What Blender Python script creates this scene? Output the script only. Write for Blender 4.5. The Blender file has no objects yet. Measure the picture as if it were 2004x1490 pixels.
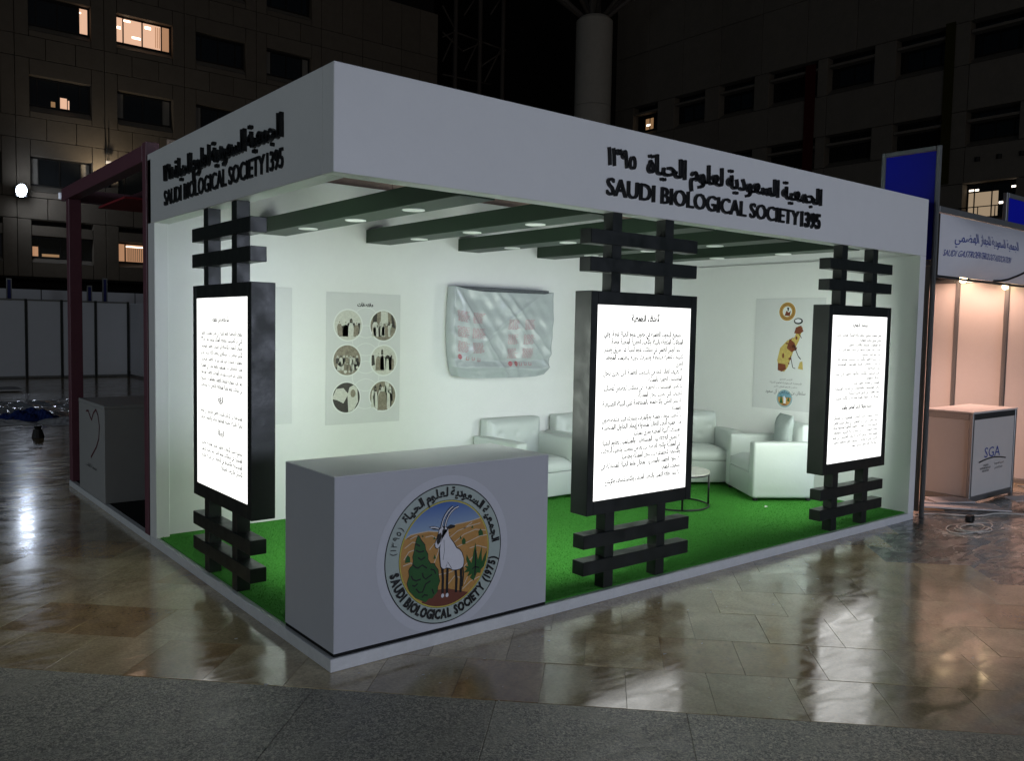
import bpy, bmesh, math, random
from mathutils import Vector, Matrix
random.seed(7)
S = bpy.context.scene
C = S.collection
PI = math.pi

# ------------------------------------------------------------------ camera
F_PX, W_PX = 1652.62, 2004.0
CAM = Vector((-1.89903, -3.75512, 1.74339))
YAW, PITCH, ROLL = 0.892345, -0.0628715, 0.0192404
fw = Vector((math.cos(PITCH)*math.cos(YAW), math.cos(PITCH)*math.sin(YAW), math.sin(PITCH)))
rt = Vector((math.sin(YAW), -math.cos(YAW), 0)); up = rt.cross(fw)
r2 = rt*math.cos(ROLL)+up*math.sin(ROLL); u2 = up*math.cos(ROLL)-rt*math.sin(ROLL)
cd = bpy.data.cameras.new('camera'); cam = bpy.data.objects.new('camera', cd); C.objects.link(cam)
M = Matrix((r2, u2, -fw)).transposed().to_4x4(); M.translation = CAM
cam.matrix_world = M
cd.sensor_width = 36; cd.lens = 36*F_PX/W_PX; cd.clip_start = .05; cd.clip_end = 600
S.camera = cam

# ------------------------------------------------------------------ world, lights, exposure
w = bpy.data.worlds.new('World'); S.world = w; w.use_nodes = True
nt = w.node_tree; bg = nt.nodes['Background']
sk = nt.nodes.new('ShaderNodeTexSky'); sk.sky_type = 'NISHITA'; sk.sun_disc = False
sk.sun_elevation = math.radians(22); sk.sun_rotation = math.radians(200)
nt.links.new(sk.outputs[0], bg.inputs[0]); bg.inputs[1].default_value = 0.0032
def lamp(kind, name, loc, energy, color, target=None, size=1.0, spot=None, rx=None):
    d = bpy.data.lights.new(name, kind); d.energy = energy; d.color = color
    if kind == 'AREA': d.size = size
    elif kind == 'SUN': d.angle = size
    else: d.shadow_soft_size = size
    if kind == 'SPOT': d.spot_size = spot; d.spot_blend = .6
    o = bpy.data.objects.new(name, d); C.objects.link(o); o.location = loc
    if target is not None:
        o.rotation_euler = (Vector(target)-Vector(loc)).to_track_quat('-Z', 'Y').to_euler()
    return o
lamp('SUN', 'moonlight', (0, 0, 50), .008, (.7, .8, 1), (-10, 20, 0), size=math.radians(12))
# floodlights of the square, on masts outside the picture
lamp('AREA', 'square_floodlight', (4.5, -15, 2.1), 640, (.74, .81, 1), (3.2, 0, 1.0), size=3.6)
lamp('AREA', 'square_floodlight', (-13, 0.5, 3.8), 260, (.78, .89, 1), (0, 13, 1.4), size=3.0)
S.view_settings.view_transform = 'Standard'; S.view_settings.look = 'None'
S.view_settings.exposure = .12; S.view_settings.gamma = 1; S.view_settings.use_curve_mapping = False
S.render.engine = 'CYCLES'
S.cycles.use_denoising = True
S.cycles.max_bounces = 8; S.cycles.diffuse_bounces = 5; S.cycles.glossy_bounces = 4
S.cycles.sample_clamp_indirect = 6

# ------------------------------------------------------------------ materials
def mat(name, col, rough=.5, spec=.5, metal=0, emit=None, estr=0, var=0, scale=4, bump=0, bscale=60, alpha=1, rvar=0, rscale=3, isl=0, stretch=None, trans=0):
    m = bpy.data.materials.new(name); m.use_nodes = True
    n = m.node_tree.nodes; l = m.node_tree.links; b = n['Principled BSDF']
    b.inputs['Base Color'].default_value = (*col, 1); b.inputs['Roughness'].default_value = rough
    b.inputs['Specular IOR Level'].default_value = spec; b.inputs['Metallic'].default_value = metal
    b.inputs['Alpha'].default_value = alpha
    if trans: b.inputs['Transmission Weight'].default_value = trans
    if emit: b.inputs['Emission Color'].default_value = (*emit, 1); b.inputs['Emission Strength'].default_value = estr
    g = n.new('ShaderNodeNewGeometry'); vec = g.outputs['Position']
    if stretch:
        mp = n.new('ShaderNodeMapping'); mp.inputs['Scale'].default_value = stretch; l.new(vec, mp.inputs[0]); vec = mp.outputs[0]
    if var:
        t = n.new('ShaderNodeTexNoise'); t.inputs['Scale'].default_value = scale; t.inputs['Detail'].default_value = 8; t.inputs['Roughness'].default_value = .95
        l.new(vec, t.inputs['Vector'])
        r = n.new('ShaderNodeMapRange'); r.inputs[1].default_value = .3; r.inputs[2].default_value = .7
        r.inputs[3].default_value = 1-var; r.inputs[4].default_value = 1+var; l.new(t.outputs[0], r.inputs[0])
        x = n.new('ShaderNodeMix'); x.data_type = 'RGBA'; x.blend_type = 'MULTIPLY'; x.inputs[0].default_value = 1
        x.inputs[6].default_value = (*col, 1); l.new(r.outputs[0], x.inputs[7]); res = x.outputs[2]
        if isl:
            oi = n.new('ShaderNodeObjectInfo'); r3 = n.new('ShaderNodeMapRange'); r3.inputs[3].default_value = 1-isl; r3.inputs[4].default_value = 1+isl
            l.new(oi.outputs['Random'], r3.inputs[0]); x2 = n.new('ShaderNodeMix'); x2.data_type = 'RGBA'; x2.blend_type = 'MULTIPLY'; x2.inputs[0].default_value = 1
            l.new(res, x2.inputs[6]); l.new(r3.outputs[0], x2.inputs[7]); res = x2.outputs[2]
        l.new(res, b.inputs['Base Color'])
    if rvar:
        t = n.new('ShaderNodeTexNoise'); t.inputs['Scale'].default_value = rscale; t.inputs['Detail'].default_value = 5
        l.new(vec, t.inputs['Vector'])
        r = n.new('ShaderNodeMapRange'); r.inputs[1].default_value = .3; r.inputs[2].default_value = .7
        r.inputs[3].default_value = max(.02, rough-rvar); r.inputs[4].default_value = rough+rvar
        l.new(t.outputs[0], r.inputs[0]); l.new(r.outputs[0], b.inputs['Roughness'])
    if bump:
        t = n.new('ShaderNodeTexNoise'); t.inputs['Scale'].default_value = bscale; t.inputs['Detail'].default_value = 4
        l.new(vec, t.inputs['Vector'])
        bp = n.new('ShaderNodeBump'); bp.inputs['Strength'].default_value = bump; bp.inputs['Distance'].default_value = .01
        l.new(t.outputs[0], bp.inputs['Height']); l.new(bp.outputs[0], b.inputs['Normal'])
    return m

def stone_mat(name, c1, c2, c3, rough, rvar, random_amt, vein=3.0, dust=1.1, brown=0):
    """polished stone: cloudy two tone ground with veins, dust and scuffs; every tile shifted"""
    m = bpy.data.materials.new(name); m.use_nodes = True
    n = m.node_tree.nodes; l = m.node_tree.links; b = n['Principled BSDF']
    g = n.new('ShaderNodeNewGeometry'); oi = n.new('ShaderNodeObjectInfo')
    sc = n.new('ShaderNodeVectorMath'); sc.operation = 'SCALE'; sc.inputs[0].default_value = (17, 31, 9); l.new(oi.outputs['Random'], sc.inputs['Scale'])
    ad = n.new('ShaderNodeVectorMath'); ad.operation = 'ADD'; l.new(g.outputs['Position'], ad.inputs[0]); l.new(sc.outputs[0], ad.inputs[1])
    t1 = n.new('ShaderNodeTexNoise'); t1.inputs['Scale'].default_value = vein; t1.inputs['Detail'].default_value = 9; t1.inputs['Roughness'].default_value = .6; t1.inputs['Distortion'].default_value = 1.4
    l.new(ad.outputs[0], t1.inputs['Vector'])
    r1 = n.new('ShaderNodeValToRGB'); e = r1.color_ramp.elements
    e[0].position = .3 if rough < .3 else .44; e[0].color = (*c1, 1); e[1].position = .68 if rough < .3 else .60; e[1].color = (*c2, 1)
    l.new(t1.outputs[0], r1.inputs[0])
    t2 = n.new('ShaderNodeTexNoise'); t2.inputs['Scale'].default_value = dust; t2.inputs['Detail'].default_value = 8; t2.inputs['Roughness'].default_value = .7; t2.inputs['Distortion'].default_value = 2
    l.new(g.outputs['Position'], t2.inputs['Vector'])
    r2_ = n.new('ShaderNodeMapRange'); r2_.inputs[1].default_value = .52; r2_.inputs[2].default_value = .68; l.new(t2.outputs[0], r2_.inputs[0])
    mx = n.new('ShaderNodeMix'); mx.data_type = 'RGBA'; mx.inputs[7].default_value = (*c3, 1)
    l.new(r2_.outputs[0], mx.inputs[0]); l.new(r1.outputs[0], mx.inputs[6])
    rr = n.new('ShaderNodeMapRange'); rr.inputs[3].default_value = 1-random_amt; rr.inputs[4].default_value = 1+random_amt; l.new(oi.outputs['Random'], rr.inputs[0])
    m2 = n.new('ShaderNodeMix'); m2.data_type = 'RGBA'; m2.blend_type = 'MULTIPLY'; m2.inputs[0].default_value = 1
    l.new(mx.outputs[2], m2.inputs[6]); l.new(rr.outputs[0], m2.inputs[7])
    # fine grain, hairline scratches, and a few much browner tiles
    tg = n.new('ShaderNodeTexNoise'); tg.inputs['Scale'].default_value = 55; tg.inputs['Detail'].default_value = 6; tg.inputs['Roughness'].default_value = .75; l.new(ad.outputs[0], tg.inputs['Vector'])
    rg = n.new('ShaderNodeMapRange'); rg.inputs[1].default_value = .3; rg.inputs[2].default_value = .7; rg.inputs[3].default_value = .60; rg.inputs[4].default_value = 1.32; l.new(tg.outputs[0], rg.inputs[0])
    mg = n.new('ShaderNodeMix'); mg.data_type = 'RGBA'; mg.blend_type = 'MULTIPLY'; mg.inputs[0].default_value = 1; l.new(m2.outputs[2], mg.inputs[6]); l.new(rg.outputs[0], mg.inputs[7])
    mb = n.new('ShaderNodeMix'); mb.data_type = 'RGBA'; mb.blend_type = 'MULTIPLY'; mb.inputs[7].default_value = (.66, .56, .46, 1)
    gt = n.new('ShaderNodeMath'); gt.operation = 'GREATER_THAN'; gt.inputs[1].default_value = .86; l.new(oi.outputs['Random'], gt.inputs[0])
    gm = n.new('ShaderNodeMath'); gm.operation = 'MULTIPLY'; gm.inputs[1].default_value = brown; l.new(gt.outputs[0], gm.inputs[0]); l.new(gm.outputs[0], mb.inputs[0]); l.new(mg.outputs[2], mb.inputs[6])
    wv = n.new('ShaderNodeTexVoronoi'); wv.feature = 'DISTANCE_TO_EDGE'; wv.inputs['Scale'].default_value = 2.3
    wd = n.new('ShaderNodeTexNoise'); wd.inputs['Scale'].default_value = 3; l.new(g.outputs['Position'], wd.inputs['Vector'])
    wm = n.new('ShaderNodeMix'); wm.data_type = 'VECTOR'; wm.inputs[0].default_value = .35; l.new(ad.outputs[0], wm.inputs[4]); l.new(wd.outputs['Color'], wm.inputs[5]); l.new(wm.outputs[1], wv.inputs['Vector'])
    wr = n.new('ShaderNodeMapRange'); wr.inputs[1].default_value = .010; wr.inputs[2].default_value = .0; wr.inputs[3].default_value = 0; wr.inputs[4].default_value = .38; l.new(wv.outputs['Distance'], wr.inputs[0])
    mw = n.new('ShaderNodeMix'); mw.data_type = 'RGBA'; mw.inputs[7].default_value = (.46, .42, .32, 1); l.new(mb.outputs[2], mw.inputs[6])
    wq = n.new('ShaderNodeMath'); wq.operation = 'MULTIPLY'; l.new(wr.outputs[0], wq.inputs[0]); l.new(r2_.outputs[0], wq.inputs[1]); l.new(wq.outputs[0], mw.inputs[0])
    # white plaster specks and drips trodden on the floor
    v = n.new('ShaderNodeTexVoronoi'); v.inputs['Scale'].default_value = 3.1; l.new(g.outputs['Position'], v.inputs['Vector'])
    sp = n.new('ShaderNodeMapRange'); sp.inputs[1].default_value = .075; sp.inputs[2].default_value = .045; l.new(v.outputs['Distance'], sp.inputs[0])
    t4 = n.new('ShaderNodeTexNoise'); t4.inputs['Scale'].default_value = 38; t4.inputs['Detail'].default_value = 4; l.new(g.outputs['Position'], t4.inputs['Vector'])
    s4 = n.new('ShaderNodeMapRange'); s4.inputs[1].default_value = .55; s4.inputs[2].default_value = .62; l.new(t4.outputs[0], s4.inputs[0])
    mu = n.new('ShaderNodeMath'); mu.operation = 'MULTIPLY'; l.new(sp.outputs[0], mu.inputs[0]); l.new(s4.outputs[0], mu.inputs[1])
    m3 = n.new('ShaderNodeMix'); m3.data_type = 'RGBA'; m3.inputs[7].default_value = (.5, .5, .46, 1)
    l.new(mu.outputs[0], m3.inputs[0]); l.new(mw.outputs[2], m3.inputs[6])
    l.new(m3.outputs[2], b.inputs['Base Color'])
    # roughness: smears, scuffs
    mp = n.new('ShaderNodeMapping'); mp.inputs['Rotation'].default_value = (0, 0, .5); mp.inputs['Scale'].default_value = (1, 3.2, 1); l.new(g.outputs['Position'], mp.inputs[0])
    t3 = n.new('ShaderNodeTexNoise'); t3.inputs['Scale'].default_value = 2.6; t3.inputs['Detail'].default_value = 7; t3.inputs['Distortion'].default_value = 1.6; l.new(mp.outputs[0], t3.inputs['Vector'])
    r3 = n.new('ShaderNodeMapRange'); r3.inputs[1].default_value = .38; r3.inputs[2].default_value = .68; r3.inputs[3].default_value = rough; r3.inputs[4].default_value = rough+rvar
    l.new(t3.outputs[0], r3.inputs[0])
    ra = n.new('ShaderNodeMath'); ra.operation = 'ADD'; l.new(r3.outputs[0], ra.inputs[0]); l.new(mu.outputs[0], ra.inputs[1])
    l.new(ra.outputs[0], b.inputs['Roughness'])
    b.inputs['Specular IOR Level'].default_value = .9
    if rough < .3: b.inputs['Coat Weight'].default_value = .55; l.new(ra.outputs[0], b.inputs['Coat Roughness'])
    t5 = n.new('ShaderNodeTexNoise'); t5.inputs['Scale'].default_value = 5 if rough < .3 else 90; t5.inputs['Detail'].default_value = 3; l.new(ad.outputs[0], t5.inputs['Vector'])
    bp = n.new('ShaderNodeBump'); bp.inputs['Strength'].default_value = .045 if rough < .3 else .9; bp.inputs['Distance'].default_value = .0008 if rough < .3 else .004
    l.new(t5.outputs[0], bp.inputs['Height']); l.new(bp.outputs[0], b.inputs['Normal'])
    return m

WHITE = mat('booth_white_paint', (.74, .75, .74), .42, .4, var=.03, scale=2.2, bump=.05, bscale=8, rvar=.08, rscale=2)
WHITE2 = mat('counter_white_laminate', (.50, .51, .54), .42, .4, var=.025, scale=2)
TOPW = mat('counter_top_lit_laminate', (.76, .77, .78), .35, .5, var=.02, scale=2)  # same laminate made paler; the light on the top is in the colour
BASEW = mat('platform_edge_paint', (.66, .67, .67), .45, .4, var=.14, scale=9)
BLACKP = mat('black_green_paint', (.013, .017, .016), .40, .45, var=.15, scale=10, rvar=.1, rscale=9, bump=.05, bscale=40)
DGREEN = mat('dark_green_beam_paint', (.012, .030, .015), .5, .4, var=.12, scale=6)
LETTER = mat('black_lettering', (.006, .006, .007), .35, .4, var=.1, scale=20)
INK = mat('black_print', (.012, .012, .014), .5, .3, var=.05, scale=30)
GREYINK = mat('grey_print', (.05, .05, .055), .6, .2, var=.05, scale=30)
CARPET = mat('green_grass_carpet', (.075, .325, .048), .95, .1, var=.5, scale=55, bump=1.0, bscale=230)
GAP = mat('gap_shade_mat_black', (.01, .01, .01), .8, .2, var=.1)  # black shared by the shaded counter gap and the floor mat
LAMPD = mat('downlight_disc', (.78, .8, .78), .4, .5, var=.02)
RIM = mat('downlight_rim', (.5, .55, .5), .3, .5, var=.05)
def screen_mat(name, col, st):
    m = mat(name, (.8, .8, .8), .3, .4, emit=col, estr=st)
    n = m.node_tree.nodes; l = m.node_tree.links
    g = n.new('ShaderNodeNewGeometry'); t = n.new('ShaderNodeTexNoise'); t.inputs['Scale'].default_value = 2.5; l.new(g.outputs['Position'], t.inputs['Vector'])
    r = n.new('ShaderNodeMapRange'); r.inputs[1].default_value = .3; r.inputs[2].default_value = .7; r.inputs[3].default_value = st*.85; r.inputs[4].default_value = st*1.15
    l.new(t.outputs[0], r.inputs[0]); l.new(r.outputs[0], n['Principled BSDF'].inputs['Emission Strength'])
    return m
SCREEN = screen_mat('backlit_screen', (1, 1, .96), 1.6)
SCREENB = screen_mat('backlit_screen_inside', (.91, 1, .91), 6.9)
LEATHER = mat('white_leather', (.54, .585, .565), .38, .5, var=.03, scale=5, bump=.12, bscale=35, rvar=.08)
CUSH = mat('grey_cushion', (.40, .45, .44), .8, .2, var=.1, scale=12, bump=.3, bscale=90)
BLKMET = mat('black_metal', (.02, .02, .02), .35, .5, metal=.4, var=.1)
MARBLE = mat('white_marble_top', (.6, .58, .52), .2, .5, var=.18, scale=9)
POSTER = mat('grey_poster_paper', (.61, .62, .62), .35, .4, var=.03, scale=4)
PHOTOW = mat('photo_white_rim', (.72, .74, .72), .4, .4, var=.02)
SEPIA_D = mat('photo_dark_tone', (.03, .025, .02), .4, .4, var=.9, scale=34)
SEPIA_M = mat('photo_mid_tone', (.22, .19, .14), .4, .4, var=.8, scale=30)
SEPIA_L = mat('photo_light_tone', (.56, .56, .50), .4, .4, var=.38, scale=38)
RED = mat('maroon_painted_steel', (.15, .055, .075), .42, .45, var=.15, scale=8)
REDF = mat('red_roof_panel', (.30, .03, .04), .6, .3, var=.1, scale=5)
ALU = mat('brushed_aluminium', (.30, .31, .31), .38, .5, metal=.7, var=.12, scale=9, stretch=(8, 8, .6))
ALUD = mat('aluminium_groove', (.05, .055, .055), .5, .5, metal=.4, var=.1)
BLUE = mat('blue_vinyl_panel', (.004, .010, .50), .35, .5, var=.05, scale=3)
NAVY = mat('navy_vinyl_panel', (.012, .02, .16), .4, .5, var=.1, scale=3)
SHELLW = mat('white_shell_panel', (.62, .60, .57), .45, .4, var=.03, scale=3)
VINYL = mat('white_stretch_banner', (.66, .66, .68), .5, .4, var=.03, scale=3, bump=.15, bscale=4)
BLUEINK = mat('blue_print', (.03, .06, .30), .5, .3, var=.1)
CONC = mat('concrete_cladding', (.145, .12, .09), .85, .2, var=.16, scale=1.6, bump=.25, bscale=14, isl=.07)
CONC2 = mat('concrete_cladding_pale', (.20, .175, .14), .85, .2, var=.16, scale=1.2, bump=.25, bscale=10, isl=.06)  # somewhat lighter concrete tone for the right building and window sills
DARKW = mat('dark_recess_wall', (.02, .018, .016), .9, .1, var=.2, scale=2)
FRAMEM = mat('bronze_window_frame', (.02, .018, .016), .4, .4, metal=.3, var=.1)
GLASSD = mat('dark_window_glass', (.012, .013, .014), .08, .6, var=.2, scale=1)
CURT = mat('pale_curtain', (.22, .2, .17), .9, .1, var=.3, scale=3, stretch=(9, 9, .2))
WARM = mat('lit_room_wall', (.5, .32, .2), .8, .2, emit=(1, .60, .40), estr=.72, var=.2, scale=1.5)
WARMC = mat('lit_curtain', (.45, .3, .18), .8, .2, emit=(1, .52, .28), estr=.36, var=.35, scale=3, stretch=(10, 10, .2))
WARMD = mat('dim_lit_room_wall', (.4, .28, .16), .8, .2, emit=(1, .55, .25), estr=.22, var=.4, scale=2)
OFFICE = mat('lit_office_wall', (.4, .34, .25), .8, .2, emit=(1, .74, .48), estr=.28, var=.1)
TUBE = mat('ceiling_tube_light', (.9, .9, .9), .5, .5, emit=(1, .86, .70), estr=4)
FLOODE = mat('floodlight_lens', (.9, .9, .9), .5, .5, emit=(.72, .82, 1), estr=58)
BULB = mat('warm_spot_bulb', (.9, .9, .9), .5, .5, emit=(1, .72, .42), estr=14)
COLM = mat('round_column_concrete', (.42, .39, .33), .8, .2, var=.12, scale=1.5)
STEELD = mat('dark_truss_steel', (.13, .11, .09), .6, .4, var=.2)
CORTEN = mat('plywood_header', (.36, .27, .22), .7, .3, var=.15, scale=3)
FILM = mat('clear_plastic_film', (.30, .32, .35), .12, .8, var=.4, scale=3, bump=.5, bscale=9)
TARP = mat('blue_tarpaulin', (.012, .03, .16), .5, .5, var=.3, scale=4)
CARD = mat('packing_board', (.56, .55, .55), .7, .3, var=.1, scale=6)
CABLE = mat('white_cable', (.55, .54, .50), .5, .4, var=.1)
BLKP = mat('black_plastic', (.012, .012, .012), .45, .4, var=.1)
HEART = mat('red_heart_print', (.10, .01, .02), .5, .3, var=.1)
GROUT = mat('sandy_grout', (.34, .29, .21), .9, .2, var=.3, scale=8)
TRAV = stone_mat('polished_travertine', (.33, .255, .135), (.62, .51, .31), (.33, .23, .12), .10, .17, .20, vein=1.7, brown=1)
GRANITE = stone_mat('rough_granite', (.19, .185, .155), (.66, .63, .50), (.45, .43, .34), .44, .2, .12, vein=70)
GREENM = stone_mat('green_marble', (.010, .018, .018), (.06, .08, .072), (.50, .52, .47), .14, .3, .1, vein=7, dust=4.5)
BANR = mat('red_cloth_banner', (.07, .006, .006), .8, .2, var=.1)
BANY = mat('olive_cloth_banner', (.045, .04, .006), .8, .2, var=.1)

# ------------------------------------------------------------------ object helpers
BASE = {}
def base_of(p): return BASE.get(p.name, Vector((0, 0, 0))) if p else Vector((0, 0, 0))
def empty(name, loc=(0, 0, 0), rz=0, label=None, cat=None, group=None, kind=None):
    o = bpy.data.objects.new(name, None); C.objects.link(o); o.location = loc; o.rotation_euler = (0, 0, rz)
    o.empty_display_size = .1
    BASE[o.name] = Vector(loc); tag(o, label, cat, group, kind); return o
def tag(o, label=None, cat=None, group=None, kind=None):
    if label: o['label'] = label
    if cat: o['category'] = cat
    if group: o['group'] = group
    if kind: o['kind'] = kind
    return o
def link(name, me, m, parent=None, local=False):
    o = bpy.data.objects.new(name, me); C.objects.link(o)
    if m is not None: me.materials.append(m)
    if parent:
        o.parent = parent; BASE[o.name] = base_of(parent)
        if not local: me.transform(Matrix.Translation(-base_of(parent)))
    return o
def poly(name, verts, faces, m, parent=None, local=False, smooth=False):
    me = bpy.data.meshes.new(name); me.from_pydata([tuple(v) for v in verts], [], faces); me.update()
    if smooth: me.shade_smooth()
    return link(name, me, m, parent, local)
def bbox_bm(bm, x0, x1, y0, y1, z0, z1, bev=0, seg=1):
    r = bmesh.ops.create_cube(bm, size=1)
    for v in r['verts']:
        v.co = Vector(((x0+x1)/2+v.co.x*(x1-x0), (y0+y1)/2+v.co.y*(y1-y0), (z0+z1)/2+v.co.z*(z1-z0)))
    if bev:
        ed = list({e for v in r['verts'] for e in v.link_edges})
        bmesh.ops.bevel(bm, geom=ed, offset=bev, segments=seg, profile=.5, affect='EDGES')
def bmobj(name, bm, m, parent=None, local=False, smooth=False):
    me = bpy.data.meshes.new(name); bm.normal_update(); bm.to_mesh(me); bm.free()
    if smooth: me.shade_smooth()
    return link(name, me, m, parent, local)
def box(name, x0, x1, y0, y1, z0, z1, m, parent=None, bev=.003, seg=1, local=False, smooth=False):
    bm = bmesh.new(); bbox_bm(bm, x0, x1, y0, y1, z0, z1, bev, seg)
    return bmobj(name, bm, m, parent, local, smooth)
def tube(name, pts, r, m, parent=None, n=8, local=False, closed=False):
    vs, fs = [], []; pts = [Vector(p) for p in pts]; k = len(pts)
    for i, p in enumerate(pts):
        a = pts[(i+1) % k] if (closed or i < k-1) else p; b = pts[i-1] if (closed or i > 0) else p
        t = (a-b).normalized(); s = t.cross(Vector((0, 0, 1)))
        if s.length < .01: s = t.cross(Vector((1, 0, 0)))
        s.normalize(); q = t.cross(s)
        for j in range(n):
            an = 2*PI*j/n; vs.append(p+(s*math.cos(an)+q*math.sin(an))*r)
    for i in range(k if closed else k-1):
        for j in range(n):
            i2 = (i+1) % k; fs.append((i*n+j, i*n+(j+1) % n, i2*n+(j+1) % n, i2*n+j))
    if not closed: fs.append(tuple(range(n-1, -1, -1))); fs.append(tuple(range((k-1)*n, k*n)))
    return poly(name, vs, fs, m, parent, local, smooth=True)
def cyl(name, cx, cy, z0, z1, r, m, parent=None, n=32, r1=None, local=False):
    r1 = r if r1 is None else r1
    vs = [(cx+r*math.cos(2*PI*i/n), cy+r*math.sin(2*PI*i/n), z0) for i in range(n)]+[(cx+r1*math.cos(2*PI*i/n), cy+r1*math.sin(2*PI*i/n), z1) for i in range(n)]
    fs = [(i, (i+1) % n, n+(i+1) % n, n+i) for i in range(n)]+[tuple(range(n-1, -1, -1)), tuple(range(n, 2*n))]
    return poly(name, vs, fs, m, parent, local)
# a face frame: plane(u, v, d) -> world; u right, v up, d out of the surface
class Face:
    def __init__(s, o, u, v=(0, 0, 1)):
        s.o = Vector(o); s.u = Vector(u).normalized(); s.v = Vector(v).normalized(); s.n = s.u.cross(s.v)
    def __call__(s, a, b, d=0): return s.o+s.u*a+s.v*b+s.n*d
def flat(name, face, pts, d, m, parent=None, thick=0):
    n = len(pts); vs = [face(a, b, d) for a, b in pts]; fs = [tuple(range(n))]
    if thick:
        vs += [face(a, b, d-thick) for a, b in pts]; fs += [(i, i+n, (i+1) % n+n, (i+1) % n) for i in range(n)]
    o = poly(name, vs, fs, m, parent); return o
def circ(cx, cy, r, n=48, ry=None): return [(cx+r*math.cos(2*PI*i/n), cy+(ry or r)*math.sin(2*PI*i/n)) for i in range(n)]
def multi(name, face, polys, d, m, parent):
    vs, fs = [], []
    for pts in polys:
        k = len(vs); vs += [face(a, b, d) for a, b in pts]; fs.append(tuple(range(k, k+len(pts))))
    o = poly(name, vs, fs, m, parent)
    if len(polys) > 1: o['kind'] = 'stuff'
    return o
def stroke(pts, wd):
    """a ribbon polygon along a polyline"""
    P = [Vector(p) for p in pts]; L, R = [], []
    for i, p in enumerate(P):
        t = (P[min(i+1, len(P)-1)]-P[max(i-1, 0)]).normalized(); nn = Vector((-t.y, t.x))
        L.append(tuple(p+nn*wd/2)); R.append(tuple(p-nn*wd/2))
    return [(L[i], L[i+1], R[i+1], R[i]) for i in range(len(P)-1)]

# ------------------------------------------------------------------ text (Arabic letters are joined by hand)
DJ = {'آ':(0xFE81,0),'أ':(0xFE83,0),'ؤ':(0xFE85,0),'إ':(0xFE87,0),'ئ':(0xFE89,1),'ا':(0xFE8D,0),'ب':(0xFE8F,1),'ة':(0xFE93,0),'ت':(0xFE95,1),'ث':(0xFE99,1),'ج':(0xFE9D,1),'ح':(0xFEA1,1),'خ':(0xFEA5,1),'د':(0xFEA9,0),'ذ':(0xFEAB,0),'ر':(0xFEAD,0),'ز':(0xFEAF,0),'س':(0xFEB1,1),'ش':(0xFEB5,1),'ص':(0xFEB9,1),'ض':(0xFEBD,1),'ط':(0xFEC1,1),'ظ':(0xFEC5,1),'ع':(0xFEC9,1),'غ':(0xFECD,1),'ف':(0xFED1,1),'ق':(0xFED5,1),'ك':(0xFED9,1),'ل':(0xFEDD,1),'م':(0xFEE1,1),'ن':(0xFEE5,1),'ه':(0xFEE9,1),'و':(0xFEED,0),'ى':(0xFEEF,0),'ي':(0xFEF1,1)}
LA = {'آ':0xFEF5,'أ':0xFEF7,'إ':0xFEF9,'ا':0xFEFB}
def shape(wd):
    if wd[0].isdigit(): return wd
    o = []; prev = False; i = 0
    while i < len(wd):
        c = wd[i]
        if c == 'ل' and i+1 < len(wd) and wd[i+1] in LA:
            o.append(chr(LA[wd[i+1]]+(1 if prev else 0))); prev = False; i += 2; continue
        if c in DJ:
            b, d = DJ[c]; nx = d and i+1 < len(wd) and (wd[i+1] in DJ)
            o.append(chr(b+((3 if nx else 1) if prev else (2 if nx else 0)))); prev = bool(nx)
        else: o.append(c); prev = False
        i += 1
    return ''.join(reversed(o))
def ar(line): return ' '.join(reversed([shape(x) for x in line.split()]))
def text_mesh(body, ext=0, off=0.0, res=2, shear=0):
    c = bpy.data.curves.new('t', 'FONT'); c.body = body; c.extrude = ext; c.offset = off; c.resolution_u = res; c.shear = shear
    o = bpy.data.objects.new('t', c); C.objects.link(o)
    dg = bpy.context.evaluated_depsgraph_get(); me = bpy.data.meshes.new_from_object(o.evaluated_get(dg))
    bpy.data.objects.remove(o); bpy.data.curves.remove(c); me.materials.clear(); return me
def ext_of(me):
    xs = [v.co.x for v in me.vertices]; ys = [v.co.y for v in me.vertices]
    return (min(xs), max(xs), min(ys), max(ys)) if xs else (0, 0, 0, 0)
def place(me, face, u0, v0, sx, sy, d=0, sz=1):
    for v in me.vertices: v.co = face(u0+v.co.x*sx, v0+v.co.y*sy, d+v.co.z*sz)
def text(name, body, face, u0, u1, v, size, d, m, parent, arabic=True, off=.01, res=2, shear=0):
    """text stretched to fill u0..u1, baseline v"""
    me = text_mesh(ar(body) if arabic else body, 0, off, res, shear)
    a, b, _, _ = ext_of(me); sx = (u1-u0)/(b-a); place(me, face, u0-a*sx, v, sx, size, d)
    return link(name, me, m, parent)

# ================================================================== THE SETTING
ground = poly('pavement', [(-60, -40, -.006), (90, -40, -.006), (90, 90, -.006), (-60, 90, -.006)], [(0, 1, 2, 3)], GROUT)
tag(ground, kind='structure')
R45 = math.radians(-45)
def prism_tile(lx, ly, th=.012, bev=.0008):
    bm = bmesh.new(); bbox_bm(bm, -lx/2, lx/2, -ly/2, ly/2, -th, 0, bev); me = bpy.data.meshes.new('paving_tile'); bm.to_mesh(me); bm.free(); return me
DS, DD = .67, .58
LT, WT = DD/math.sqrt(2)-.0016, DS/math.sqrt(2)-.0016
def inview(x, y, z=0, mg=60):
    d = Vector((x, y, z))-CAM; zz = d.dot(fw)
    if zz < .4: return None
    px = 1002+F_PX*d.dot(r2)/zz; py = 745-F_PX*d.dot(u2)/zz
    if -mg < px < 2004+mg and -mg < py < 1490+mg: return zz
    return None
def in_green(x, y): return (x > 4.6 and y < -.3-(0)*x and x-4.6 > -(y+.6)*.12 and y > -2.2) or (x > 5.15 and -.62 < y < 0)
def underbooth(x, y): return (.3 < x < 5.7 and .3 < y < 2.8)
tiles = []
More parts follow.
